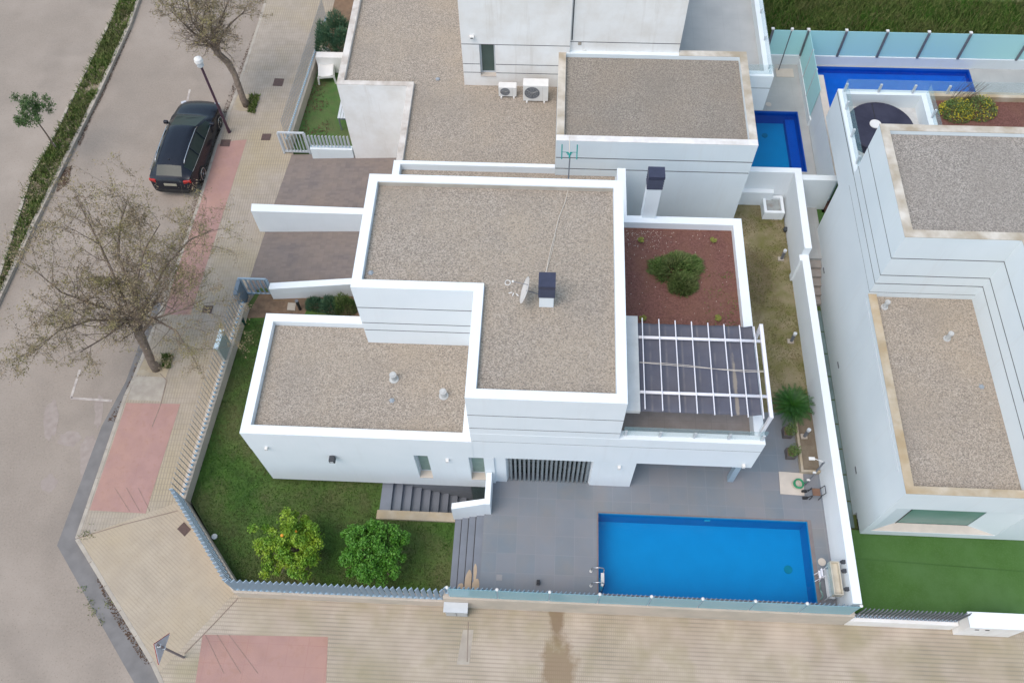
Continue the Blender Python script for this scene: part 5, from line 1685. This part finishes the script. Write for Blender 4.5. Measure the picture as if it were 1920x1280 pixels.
def citrus(name, label, px, py, R_, H, m_, seed, n, lumps, oranges=0, flat=.8, gaps=0.0):
    random.seed(seed)
    q = P(px, py, 1.3); q.z = .3
    t = thing(name, label, 'citrus tree', (q.x, q.y, .3))
    tm_ = MB().tube([(q.x, q.y, .25), (q.x + .02, q.y, .7), (q.x, q.y + .02, 1.1)], [.06, .05, .045], 8)
    for k in range(7):
        a = k * .9
        tm_.tube([(q.x, q.y, .8 + .03 * k), (q.x + .4 * math.cos(a), q.y + .4 * math.sin(a), 1.25 + .05 * (k % 3)), (q.x + .75 * R_ * math.cos(a), q.y + .75 * R_ * math.sin(a), 1.5)], [.03, .02, .01], 5)
    tm_.build('trunk', 'bark', t)
    m = MB()
    cl_ = []
    for i in range(lumps):
        th = math.acos(random.uniform(-.1, 1)); ph = random.uniform(0, 6.2832)
        rr = R_ * random.uniform(.35, .92)
        kx_ = 1 + gaps * noise.noise(Vector((math.cos(ph) * 1.6, math.sin(ph) * 1.6, seed)))
        cl_.append((q.x + rr * kx_ * math.sin(th) * math.cos(ph), q.y + rr * kx_ * math.sin(th) * math.sin(ph), .3 + H * .55 + rr * flat * math.cos(th), random.uniform(.10, .19)))
    for i in range(n):
        c = random.choice(cl_)
        v = Vector((random.gauss(0, 1), random.gauss(0, 1), random.gauss(0, 1))).normalized() * c[3] * random.uniform(.35, 1.25)
        leaf(m, (c[0] + v.x, c[1] + v.y, c[2] + v.z), .042, up=.25)
    m.build('crown', m_, t)
    for i in range(oranges):
        c = cl_[i * 3 % len(cl_)]
        MB().sphere((c[0], c[1], c[2] + c[3] * .9), .05, 10, 7).build('fruit', 'orange', t, smooth=True)


citrus('lemon_tree', 'loose yellow-green lemon tree, left of the two trees on the corner lawn', 551, 1026, 1.2, 1.9, 'leafyel', 26, 17000, 105, 2, .75, .75)
citrus('orange_tree', 'dense round dark green orange tree, right of the two trees on the corner lawn', 701, 1036, 1.2, 1.9, 'leafdark', 23, 21000, 120, 0, .7, .25)


def bush(name, label, cat, c, rx, ry, h, n, m_, size=.03, spiky=False, seed=1, rot=0, group=None):
    random.seed(seed)
    t = MB()
    nr = 60
    for i in range(n):
        a = random.uniform(0, 6.2832); r = random.random() ** .55
        k = 1 + .35 * noise.noise(Vector((math.cos(a) * 1.5, math.sin(a) * 1.5, seed)))
        x = rx * r * k * math.cos(a); y = ry * r * k * math.sin(a)
        X = c[0] + x * math.cos(rot) - y * math.sin(rot); Y = c[1] + x * math.sin(rot) + y * math.cos(rot)
        z = c[2] + h * (1 - r * r) * random.uniform(.25, 1.1)
        if spiky:
            d = Vector((X - c[0], Y - c[1], .25 + random.uniform(0, .3))).normalized() + Vector((random.uniform(-.5, .5), random.uniform(-.5, .5), random.uniform(-.2, .5)))
            d.normalize(); s_ = d.cross(Vector((random.uniform(-1, 1), random.uniform(-1, 1), 1))).normalized() * size * .2
            p = Vector((X, Y, z))
            t.add([p - s_, p + s_, p + d * size * 2.4], [(0, 1, 2)])
            if i % 5 == 0:
                leaf(t, (X, Y, z + .03), size * .5)
        else:
            leaf(t, (X, Y, z), size)
    return tag(t.build(name, m_), label, cat, group)


q = P(1270, 508, 4.66)
bush('rosemary_bush', 'big spreading green bush in the red gravel of the roof garden', 'bush', (q.x - .05, q.y + .08, 4.62), .82, .48, .42, 2300, 'rosemary', .10, True, 3, .1)
bush('grass_clump', 'spiky grass clump growing below the big bush of the roof garden', 'grass clump', (q.x + .10, q.y - .55, 4.62), .42, .36, .40, 2600, 'rosemary', .085, True, 5)
for i, (px, py) in enumerate(((1202, 452), (1337, 452), (1205, 598), (1345, 598))):
    q = P(px, py, 4.68)
    sm_ = MB()
    random.seed(50 + i)
    for k in range(7):
        a = k * .9 + i; r = .0 if k == 0 else .07
        cx, cy_ = q.x + r * math.cos(a), q.y + r * math.sin(a)
        for j in range(9):
            b = j / 9 * 6.283
            sm_.add([(cx, cy_, 4.70), (cx + .04 * math.cos(b - .3), cy_ + .04 * math.sin(b - .3), 4.74), (cx + .06 * math.cos(b), cy_ + .06 * math.sin(b), 4.77), (cx + .04 * math.cos(b + .3), cy_ + .04 * math.sin(b + .3), 4.74)], [(0, 1, 2, 3)])
    tag(sm_.build('succulent', 'succ'), ('yellow succulent in the upper left of the red roof garden', 'yellow succulent in the upper right of the red roof garden', 'yellow succulent by the pale canopy at the corner of the awning', 'yellow succulent between the awning edge and the right parapet')[i], 'succulent', 'succulents at the corners of the roof garden')
# pale pebbles strewn on the red gravel
pbm = MB(); random.seed(8)
for _ in range(260):
    x = 2.6 + abs(random.gauss(0, .75)); y = 17.0 - abs(random.gauss(0, .45))
    if random.random() < .4:
        x = random.uniform(2.6, 6.0); y = random.uniform(13, 17.1)
    if x < 6.03 and y > 12.8:
        s = random.uniform(.006, .016)
        pbm.sphere((x, y, 4.66), s, 5, 3)
tag(pbm.build('pebbles', 'stone'), 'pale pebbles strewn over the red gravel of the roof garden', 'pebbles', kind='stuff')
# low weeds on the red gravel
wd = MB(); random.seed(9)
tufts(wd, rect(5.0, 6.0, 13.2, 15.5), 4.66, 500, .04, .02, clump=2.5)
tag(wd.build('weeds', 'leafweed'), 'thin weeds in the right half of the red roof garden', 'weeds', kind='stuff')

# bushes behind the left wing
for i, (px, py, r, h, m_) in enumerate(((592, 574, .36, .5, 'fern'), (622, 578, .42, .75, 'fern'), (648, 580, .42, .95, 'rosemary'))):
    q = P(px, py, .3)
    bush('asparagus_bush', ('low feathery bush next to the black garden light', 'middle feathery blue-green bush against the driveway wall', 'tall feathery green bush nearest the corner of the main house')[i], 'bush', (q.x, q.y, .3), r, r * .8, h, 1500 + 500 * i, m_, .055, True, 30 + i, group='feathery bushes behind the left wing')
# plants of the bed at the top
for i, (x, y, r, h) in enumerate(((-10.0, 29.4, .45, 1.4), (-9.2, 29.5, .5, 1.0), (-8.6, 29.6, .45, .8), (-9.6, 30.3, .6, 1.2))):
    bush('bed_bush', ('tall dark reed-like bush at the street end of the top plant bed', 'green bush in the middle of the top plant bed', 'brownish bush of the top plant bed nearest the stained roof', 'green bush at the back of the top plant bed')[i], 'bush', (x, y, .9), r, r, h, 1800, 'fern' if i != 2 else 'rosemary', .08, True, 40 + i, group='bushes in the top plant bed')
# yellow flowering shrubs on the right villa
for i, (px, py, rx, ry) in enumerate(((1795, 205, .62, .55), (1835, 200, .7, .6))):
    q = P(px, py, 4.9)
    t = thing('flowering_shrub', ('yellow flowering shrub on the roof garden next to the hot tub terrace', 'yellow flowering shrub on the roof garden at the right edge')[i], 'shrub', (q.x, q.y, 4.72), 'yellow shrubs on the right villa')
    random.seed(60 + i)
    m = MB(); f = MB()
    for k in range(2600):
        a = random.uniform(0, 6.28); r = random.random() ** .5
        p = (q.x + rx * r * math.cos(a), q.y + ry * r * math.sin(a), 4.75 + .55 * (1 - r * r) * random.random())
        leaf(f if k % 4 == 0 and noise.noise(Vector(p) * 2.5) > -.15 else m, (p[0], p[1], p[2] + (.08 if k % 4 == 0 else 0)), .03)
    m.build('foliage', 'rosemary', t); f.build('flower_mass', 'yellowfl', t)['kind'] = 'stuff'
m = MB(); random.seed(70)
for k in range(26):
    x = 14.45 + random.uniform(-.3, .3); y = 22.95 + random.uniform(-.1, .1)
    d = Vector((random.uniform(-.1, .6), random.uniform(-.1, .4), 1)).normalized()
    m.tube([(x, y, 4.72), Vector((x, y, 4.72)) + d * .5, Vector((x, y, 4.72)) + d * 1.0 + Vector((.2, .1, -.1))], [.006, .005, .003], 3)
tag(m.build('dry_grass_tuft', 'litter'), 'tall dry grass tuft against the rear parapet of the right villa roof garden', 'grass')

# ---------------- trees with thin crowns
def branchy(name, label, base, trunk, limbs, leaf_n, leaf_m, leaf_s, seed, depth=4, spread=.55, twig=.5, r0=.13):
    """trunk: points with radii; limbs: lists of points; twigs grow from the limbs; leaves sit on the twigs"""
    random.seed(seed)
    t = thing(name, label, 'tree', base)
    MB().tube([p for p, r in trunk], [r for p, r in trunk], 12).build('trunk', 'bark', t, smooth=True)
    br = MB(); lf = MB(); tips = []

    def grow(p, d, L, r, dep):
        n = 4
        pts = [p]; q = p.copy(); dd = d.copy()
        for k in range(n):
            dd = (dd + Vector((random.gauss(0, .16), random.gauss(0, .16), random.gauss(0, .10) + .02))).normalized()
            q = q + dd * L / n
            pts.append(q.copy())
        br.tube(pts, [r * (1 - .55 * k / n) for k in range(n + 1)], 5 if r > .012 else 3, caps=False)
        if dep <= 1:
            tips.append((pts, L))
        if dep > 0:
            for k in range(1, n + 1):
                for _ in range(2 if k == n else 1):
                    if random.random() < .90:
                        a = Vector((random.gauss(0, 1), random.gauss(0, 1), random.gauss(0, .55) + .08)).normalized()
                        nd = (dd * (1 - spread) + a * spread * 1.1).normalized()
                        grow(pts[k], nd, L * random.uniform(.5, .74), r * .48, dep - 1)
    for lb in limbs:
        pts = [Vector(p) for p in lb]
        R0 = r0
        rr = [R0 * (1 - .72 * i / (len(pts) - 1)) for i in range(len(pts))]
        br.tube(pts, rr, 8, caps=False)
        for i in range(1, len(pts)):
            d = (pts[i] - pts[i - 1]).normalized()
            for _ in range(4):
                a = Vector((random.gauss(0, 1), random.gauss(0, 1), random.gauss(0, .5) + .15)).normalized()
                s = pts[i - 1].lerp(pts[i], random.uniform(.3, 1.0))
                grow(s, (d * .45 + a * .75).normalized(), random.uniform(.8, 1.35) * twig, rr[i] * .36 + .005, depth - 2)
    br.build('branches', 'bark', t, smooth=True)
    for i in range(leaf_n):
        pts, L = random.choice(tips)
        if (pts[0] - limbs[0][0]).length < 1.7 and random.random() < .78:
            continue
        k = random.randrange(1, len(pts))
        c = pts[k].lerp(pts[k - 1], random.random()) + Vector((random.gauss(0, .05), random.gauss(0, .05), random.gauss(0, .05) - .02))
        leaf(lf, c, leaf_s, up=.1)
    lf.build('crown', leaf_m, t)
    return t


def pz(px, py, z):
    return P(px, py, z)


b0 = P(293, 690, .13)
fk = P(262, 628, 2.0)
branchy('street_tree', 'big nearly bare street tree with thin withered leaves, roots in the lower tree pit', (b0.x, b0.y, .13),
        [(Vector((b0.x + .02, b0.y, .05)), .20), (Vector((b0.x, b0.y, .5)), .15), (b0.lerp(fk, .55) + Vector((0, 0, .1)), .14), (fk, .17), (fk + Vector((0, 0, .2)), .12)],
        [[fk, pz(245, 590, 2.6), pz(215, 520, 3.4), pz(187, 458, 4.2), pz(160, 405, 5.0), pz(140, 365, 5.4)],
         [fk, pz(250, 575, 2.8), pz(258, 520, 3.6), pz(270, 470, 4.3), pz(300, 420, 4.8)],
         [fk, pz(235, 590, 2.6), pz(160, 565, 3.2), pz(115, 548, 3.8), pz(72, 512, 4.3)],
         [fk, pz(262, 580, 2.7), pz(222, 480, 3.9), pz(225, 420, 4.7), pz(240, 370, 5.2)],
         [fk, pz(288, 598, 2.6), pz(340, 580, 3.2), pz(385, 560, 3.7)],
         [fk, pz(285, 595, 2.6), pz(330, 620, 3.0), pz(368, 680, 3.2)],
         [fk, pz(235, 600, 2.5), pz(170, 600, 3.0), pz(110, 620, 3.4), pz(85, 640, 3.6)],
         [fk, pz(270, 575, 2.7), pz(310, 500, 3.7), pz(355, 450, 4.3), pz(400, 430, 4.6)],
         [fk, pz(240, 600, 2.5), pz(200, 630, 2.9), pz(150, 660, 3.2)]],
        60000, 'leafbrown', .029, 101, depth=4, twig=1.02, r0=.06)
b0 = P(463, 198, .13)
fk = P(406, 98, 2.5)
branchy('street_tree', 'street tree with a knotted leaning trunk behind the lamp post, in the upper tree pit', (b0.x, b0.y, .13),
        [(Vector((b0.x, b0.y, .05)), .17), (P(456, 186, .5), .135), (P(440, 140, 1.4), .125), (P(428, 118, 1.8), .15), (P(412, 103, 2.3), .13), (fk, .15)],
        [[fk, pz(385, 78, 2.9), pz(360, 60, 3.5), pz(345, 45, 4.0), pz(320, 20, 4.6)],
         [fk, pz(396, 74, 3.0), pz(375, 60, 3.4), pz(360, 40, 4.0), pz(350, 0, 5.0)],
         [fk, pz(398, 72, 3.1), pz(396, 40, 3.9), pz(385, 0, 5.0)],
         [fk, pz(405, 70, 3.1), pz(412, 40, 3.9), pz(430, 0, 4.9)],
         [fk, pz(412, 75, 3.0), pz(432, 45, 3.7), pz(460, 20, 4.3)]],
        22000, 'leafbrown', .032, 103, depth=4, twig=.8, r0=.07)
b0 = P(104, 277, .11)
yt = thing('young_tree', 'young green street tree in the weedy median at the left edge', 'tree', (b0.x, b0.y, .1))
tp = P(68, 225, 2.1)
MB().tube([b0, b0.lerp(tp, .5) + Vector((0, .02, 0)), tp, P(60, 205, 2.6)], [.035, .03, .026, .018], 8).build('trunk', 'bark', yt)
MB().tube([b0 + Vector((.05, 0, 0)), P(98, 268, .7) + Vector((.05, 0, 0))], .02, 6).build('stake', 'kerb', yt)
random.seed(33); m = MB()
cc = P(62, 208, 2.6)
cls_ = [(cc.x + random.uniform(-.75, .62), cc.y + random.uniform(-.55, .55), cc.z + random.uniform(-.35, .5), random.uniform(.12, .26)) for _ in range(30)]
for _ in range(5200):
    c = random.choice(cls_); v = Vector((random.gauss(0, 1), random.gauss(0, 1), random.gauss(0, 1))).normalized() * c[3] * random.uniform(.2, 1.2)
    leaf(m, (c[0] + v.x, c[1] + v.y, c[2] + v.z), .035)
m.build('crown', 'leaftree', yt)
# small weeds around the tree pits
m = MB(); random.seed(77)
for ppx in (((306, 664), (326, 666), (318, 690), (304, 690)), ((468, 178), (487, 179), (478, 214), (465, 211))):
    tufts(m, PL(ppx, .14), .14, 500, .14, .03)
tag(m.build('weeds', 'leafweed'), 'green weeds in the two tree pits of the side street', 'weeds', kind='stuff')
m = MB()
for px, py, n_, s_ in ((163, 1002, 60, .12), (203, 1132, 30, .08), (176, 1147, 30, .1), (190, 1165, 25, .08), (155, 1105, 20, .07), (168, 1128, 30, .08)):
    c = P(px, py, .01 if px != 163 else .13)
    for _ in range(n_):
        leaf(m, (c.x + random.gauss(0, s_), c.y + random.gauss(0, s_), c.z + random.uniform(.01, .06)), .03)
tag(m.build('weeds', 'leafweed'), 'tiny weeds along the corner gutter and pavement joint', 'weeds', kind='stuff')
fg = MB(); random.seed(88)
tufts(fg, rect(8, 26, 29.5, 34.5), -.03, 24000, .35, .03)
tag(fg.build('field_grass', 'leafweed'), 'wild grass of the field behind the frosted glass fence', 'grass', kind='stuff')
fg = MB()
tufts(fg, rect(8, 26, 29.5, 34.5), -.03, 24000, .35, .03)
tag(fg.build('field_grass', 'blade'), 'darker green wild grass of the field behind the frosted glass fence', 'grass', kind='stuff')

# ---------------- garden chair and table of the neighbour
ch = thing('garden_chair', 'white plastic garden chair on the bright green turf at the top', 'chair', (-9.95, 28.3, .3))
ax = Matrix.Rotation(R(8), 3, 'Z')
cb0 = Vector((-9.93, 28.35, .3))


def cpt(x, y, z):
    return cb0 + ax @ Vector((x * 1.2, y * 1.25, z))


# shell: seat and rounded back as one curved skin
vs = []; fs = []
rows = 14; colsn = 11
for i in range(rows):
    s = i / (rows - 1)
    if s < .5:
        y = -.34 + .62 * (s / .5); z = .40 + .02 * (s / .5); wdt = .27
    else:
        k = (s - .5) / .5
        y = .28 + .50 * k; z = .42 + .42 * k; wdt = .28 * (1 - .0 * k) * math.sqrt(max(.06, 1 - (max(0, k - .35) / .68) ** 2))
    for j in range(colsn):
        u = j / (colsn - 1) * 2 - 1
        lift = .07 * u * u if s < .5 else 0
        fwd = -.06 * u * u if s >= .5 else 0
        vs.append(cpt(u * wdt, y + fwd, z + lift))
for i in range(rows - 1):
    for j in range(colsn - 1):
        fs.append((i * colsn + j, i * colsn + j + 1, (i + 1) * colsn + j + 1, (i + 1) * colsn + j))
sh_ = MB().add(vs, fs).build('seat_shell', 'plastic', ch, smooth=True)
sm = sh_.modifiers.new('s', 'SOLIDIFY'); sm.thickness = .02
for sx in (-1, 1):
    MB().add([cpt(sx * .27, -.36, .42), cpt(sx * .29, .30, .50), cpt(sx * .30, .30, .26), cpt(sx * .30, -.36, .24), cpt(sx * .25, -.36, .42), cpt(sx * .27, .30, .50), cpt(sx * .28, .30, .26), cpt(sx * .28, -.36, .24)], [(0, 1, 2, 3), (7, 6, 5, 4), (0, 4, 5, 1), (3, 2, 6, 7), (0, 3, 7, 4), (1, 5, 6, 2)]).build('side_panel', 'plastic', ch)
    for y in (-.34, .30):
        MB().beam(cpt(sx * .28, y, .38), cpt(sx * .31, y * 1.1, 0), .07, .05).build('leg', 'plastic', ch)
MB().beam(cpt(-.27, -.355, .36), cpt(.27, -.355, .36), .02, .10).build('front_apron', 'plastic', ch)
MB().obox(cpt(0, .26, .445), (.10, .03, .012), R(8)).build('drain_slot', 'black', ch)

tb2 = thing('garden_table', 'grey slatted garden table half hidden under the edge of the stained roof', 'table', (-8.5, 25.6, .3))
for i in range(7):
    x = -8.88 + i * .12
    MB().box(x, x + .10, 25.15, 26.35, 1.02, 1.045).build('slat', 'metal_w', tb2)
for x in (-8.84, -8.15):
    for y in (25.2, 26.3):
        MB().box(x - .025, x + .025, y - .025, y + .025, .3, 1.02).build('leg', 'metal_d', tb2)
MB().box(-8.86, -8.10, 25.16, 25.20, .94, 1.0).build('apron', 'metal_d', tb2)
m = MB(); random.seed(90)
for _ in range(520):
    x = random.uniform(-10.6, -9.4); y = random.uniform(24.6, 28)
    if noise.noise(Vector((x * 1.3, y * .8, 1))) + (-9.9 - x) * .6 > 0:
        leaf(m, (x, y, .33), .04, up=1)
tag(m.build('leaf_litter', 'litter'), 'dry leaves on the edge of the bright green turf at the top', 'leaf litter', kind='stuff')

# ---------------- street lamp
q = P(430, 248, .13)
lp_ = thing('street_lamp', 'street lamp with a maroon pole and clear drum-shaped head beside the parked car', 'street lamp', (q.x, q.y, .13))
x, y = q.x, q.y
MB().cyl((x, y), .075, .13, .45, 14, .06).build('pole_base', 'lampmaroon', lp_)
MB().cyl((x, y), .055, .45, 3.74, 14, .05).build('pole', 'lampmaroon', lp_)
MB().cyl((x, y), .075, 3.74, 3.80, 20, .13).build('lamp_base', 'tilewhite', lp_)
MB().tube([(x, y, 3.80), (x, y, 4.00)], [.135, .15], 24).build('lamp_shade', 'lampglass', lp_)
MB().tube([(x, y, 4.002), (x, y, 4.03), (x, y, 4.15), (x, y, 4.21)], [.17, .175, .15, .06], 24).build('lamp_hood', 'tilewhite', lp_)
MB().tube([(x, y, 3.81), (x, y, 3.97)], .06, 12).build('bulb', 'metal_w', lp_)

# ---------------- triangular sign seen from behind
bs_ = P(345, 1232, .13)
tpv = Vector((bs_.x, bs_.y, 2.35))
sg = thing('road_sign', 'triangular road sign seen from behind on the corner pavement', 'road sign', (bs_.x, bs_.y, .13))
MB().tube([bs_, tpv], .035, 10).build('post', mat('sign_post_grey', (0.22, 0.185, 0.19), (0.2, 0.17, 0.175), rough=.5), sg)
nd = Vector((-.86, .10, 0)).normalized()
sd_ = Vector((-nd.y, nd.x, 0))
off_ = -nd * -.06
c0 = Vector((bs_.x, bs_.y, 1.55)) + nd * .06
tri = [c0 + sd_ * .42 , c0 - sd_ * .42, c0 + Vector((0, 0, .74))]
th_ = nd * .02
MB().add(tri + [p + th_ for p in tri], [(0, 1, 2), (3, 5, 4), (0, 1, 4, 3), (1, 2, 5, 4), (2, 0, 3, 5)]).build('sign_plate', 'signback', sg)
big = [c0 + th_ * 1.1 + (p - c0 - Vector((0, 0, .25))) * 1.06 + Vector((0, 0, .25)) for p in tri]
MB().add(big + [p + th_ * .6 for p in big], [(0, 1, 2), (3, 5, 4), (0, 1, 4, 3), (1, 2, 5, 4), (2, 0, 3, 5)]).build('sign_face', 'redsign', sg)
inn = [c0 + th_ * 1.9 + (p - c0 - Vector((0, 0, .25))) * .72 + Vector((0, 0, .25)) for p in tri]
MB().add(inn, [(0, 1, 2)]).build('sign_centre', 'tilewhite', sg)
for z in (1.75, 2.1):
    MB().box(bs_.x - .05, bs_.x + .05, bs_.y - .05, bs_.y + .05, z, z + .05).build('clamp', 'metal_w', sg)

# ---------------- parked car
def lerp_table(tab, s):
    for a, b in zip(tab, tab[1:]):
        if a[0] <= s <= b[0]:
            k = (s - a[0]) / (b[0] - a[0] + 1e-9)
            return [x + (y - x) * k for x, y in zip(a, b)]
    return list(tab[-1])


CAR = [  # s, half width, belt height, roof half width, roof height, bonnet flag
    (0.00, .58, .62, .50, .66), (.06, .74, .66, .60, .70), (.20, .85, .70, .68, .78), (.50, .90, .78, .72, .88),
    (1.00, .92, .87, .74, .96), (1.16, .925, .93, .74, .99), (1.22, .925, .95, .72, 1.03), (2.08, .925, .98, .60, 1.36),
    (2.25, .925, .985, .595, 1.40), (2.80, .925, 1.0, .59, 1.43), (3.60, .92, 1.02, .58, 1.41), (4.12, .90, 1.03, .57, 1.35), (4.20, .895, 1.03, .56, 1.335),
    (4.55, .86, 1.03, .60, 1.09), (4.62, .84, .98, .62, 1.03), (4.70, .80, .85, .66, .90), (4.74, .76, .70, .66, .74)]
car = thing('parked_car', 'black estate car with silver roof rails parked by the kerb under the bare tree', 'car', (-15.0, 23.9, 0.0))
cx0 = Vector((-15.02, 26.30, 0))
dirv = Vector((-.03, -1, 0)).normalized()
rgt = Vector((dirv.y, -dirv.x, 0))      # to the left of travel = west side; mirrored anyway


def cw_(s, u, z):
    return cx0 + dirv * s + rgt * u + Vector((0, 0, z))


stations = sorted({r[0] for r in CAR} | {.12, .35, .75, 1.5, 1.75, 2.5, 3.2, 3.9, 4.38, 2.12})
rowsp = []
for s in stations:
    _, wd_, zb_, rw, zr = lerp_table(CAR, s)
    bonnet = s < 1.2
    low = .24 if .3 < s < 4.5 else .30
    pr_ = [(0, low), (wd_ * .80, low), (wd_ * .98, low + .10), (wd_, .58 if zb_ > .62 else zb_ * .85), (wd_ * .985, zb_ - .06), (wd_ * .955, zb_), (rw + (.0 if bonnet else .02), zr - (.02 if bonnet else .05)), (rw * .88, zr), (rw * .45, zr + .02), (0, zr + .03)]
    rowsp.append(pr_)
NP = len(rowsp[0])
body = MB(); glass = MB()


def isglass(s0, s1, k):
    if k == 5 and s0 >= 1.5 and s1 <= 4.21:
        return True
    if k in (7, 8) and s0 >= 1.21 and s1 <= 2.09:
        return True
    if k in (7, 8) and s0 >= 4.19 and s1 <= 4.56:
        return True
    return False


for sgn in (-1, 1):
    for i in range(len(stations) - 1):
        for k in range(NP - 1):
            a = rowsp[i][k]; b = rowsp[i][k + 1]; c = rowsp[i + 1][k + 1]; d = rowsp[i + 1][k]
            tgt = glass if isglass(stations[i], stations[i + 1], k) else body
            q = [cw_(stations[i], sgn * a[0], a[1]), cw_(stations[i], sgn * b[0], b[1]), cw_(stations[i + 1], sgn * c[0], c[1]), cw_(stations[i + 1], sgn * d[0], d[1])]
            tgt.add(q if sgn > 0 else q[::-1], [(0, 1, 2, 3)])
for idx in (0, -1):
    pr_ = rowsp[idx]; s = stations[idx]
    body.add([cw_(s, a, z) for a, z in pr_] + [cw_(s, -a, z) for a, z in pr_[::-1]], [tuple(range(2 * NP))])


def weld(o, dist=.0005, sub=0, smooth=True):
    bm = bmesh.new(); bm.from_mesh(o.data); bmesh.ops.remove_doubles(bm, verts=bm.verts, dist=dist)
    bmesh.ops.recalc_face_normals(bm, faces=bm.faces)
    bm.to_mesh(o.data); bm.free()
    for p in o.data.polygons:
        p.use_smooth = smooth


bo = body.build('body', 'carpaint', car); weld(bo)
es = bo.modifiers.new('edge', 'EDGE_SPLIT'); es.split_angle = R(28)
go_ = glass.build('window', 'carglass', car); weld(go_)
# rails, trims, lamps, wheels, mirrors
for sgn in (-1, 1):
    MB().tube([cw_(2.12, sgn * .61, 1.38), cw_(2.35, sgn * .61, 1.455), cw_(3.2, sgn * .605, 1.475), cw_(3.95, sgn * .595, 1.43), cw_(4.1, sgn * .59, 1.36)], .016, 6).build('roof_rail', 'steel', car, smooth=True)
    MB().tube([cw_(1.5, sgn * .915, .985), cw_(2.5, sgn * .91, 1.02), cw_(3.5, sgn * .905, 1.045), cw_(4.25, sgn * .875, 1.06)], .010, 5).build('window_trim', 'steel', car)
    for s in (2.45, 3.35):
        MB().tube([cw_(s, sgn * .90, 1.02), cw_(s - .06, sgn * .63, 1.37)], .022, 5).build('door_pillar', 'carpaint', car)
    MB().obox(cw_(.22, sgn * .70, .70), (.26, .22, .10), math.atan2(dirv.y, dirv.x) + sgn * .5).build('headlight', 'headlamp', car, bevel=.02)
    MB().obox(cw_(4.62, sgn * .70, .90), (.13, .30, .15), math.atan2(dirv.y, dirv.x) - sgn * .25).build('tail_light', 'redlamp', car, bevel=.02)
    mr = MB().obox(cw_(1.62, sgn * .99, 1.02), (.12, .18, .13), math.atan2(dirv.y, dirv.x))
    mr.beam(cw_(1.62, sgn * .86, .97), cw_(1.62, sgn * .95, 1.0), .08, .06)
    mr.build('wing_mirror', 'carpaint', car, bevel=.02)
    for s in (.88, 3.72):
        w0 = cw_(s, sgn * .72, .345); w1 = cw_(s, sgn * .935, .345)
        wh = MB().tube([w0, w1], .345, 28).build('wheel', 'rubber', car, bevel=.02)
        rim = MB().tube([w1 - (w1 - w0).normalized() * .01, w1 + (w1 - w0).normalized() * .006], .05, 12)
        ud = (w1 - w0).normalized()
        e_ = dirv
        for k in range(5):
            a = k / 5 * 6.2832
            v = e_ * math.cos(a) + Vector((0, 0, 1)) * math.sin(a)
            rim.beam(w1 + ud * .004, w1 + v * .24 + ud * .004, .05, .02)
        rim.tube([w1 + ud * .003 + (e_ * math.cos(a / 24 * 6.2832) + Vector((0, 0, 1)) * math.sin(a / 24 * 6.2832)) * .24 for a in range(25)], .016, 5, caps=False)
        rim.build('rim', 'steel', wh)
MB().obox(cw_(4.735, 0, .78), (.03, .52, .11), math.atan2(dirv.y, dirv.x)).build('number_plate', mat('dirty_plate', (0.36, 0.34, 0.26), (0.3, 0.28, 0.22), rough=.5), car)
MB().beam(cw_(-.02, -.45, .52), cw_(-.02, .45, .52), .03, .16).build('grille', 'black', car)
MB().obox(cw_(4.73, 0, .42), (.06, 1.3, .16), math.atan2(dirv.y, dirv.x)).build('rear_bumper', 'rubber', car, bevel=.02)
MB().sphere(cw_(3.95, .05, 1.41), .03, 8, 6).build('roof_aerial', 'black', car)
MB().tube([cw_(1.30, -.5, 1.06), cw_(1.5, .1, 1.20)], .008, 4).build('wiper', 'black', car)
MB().tube([cw_(1.28, .05, 1.06), cw_(1.45, .6, 1.15)], .008, 4).build('wiper', 'black', car)
struct_names = ()
for o in D.objects:
    if '_base' in o:
        del o['_base']
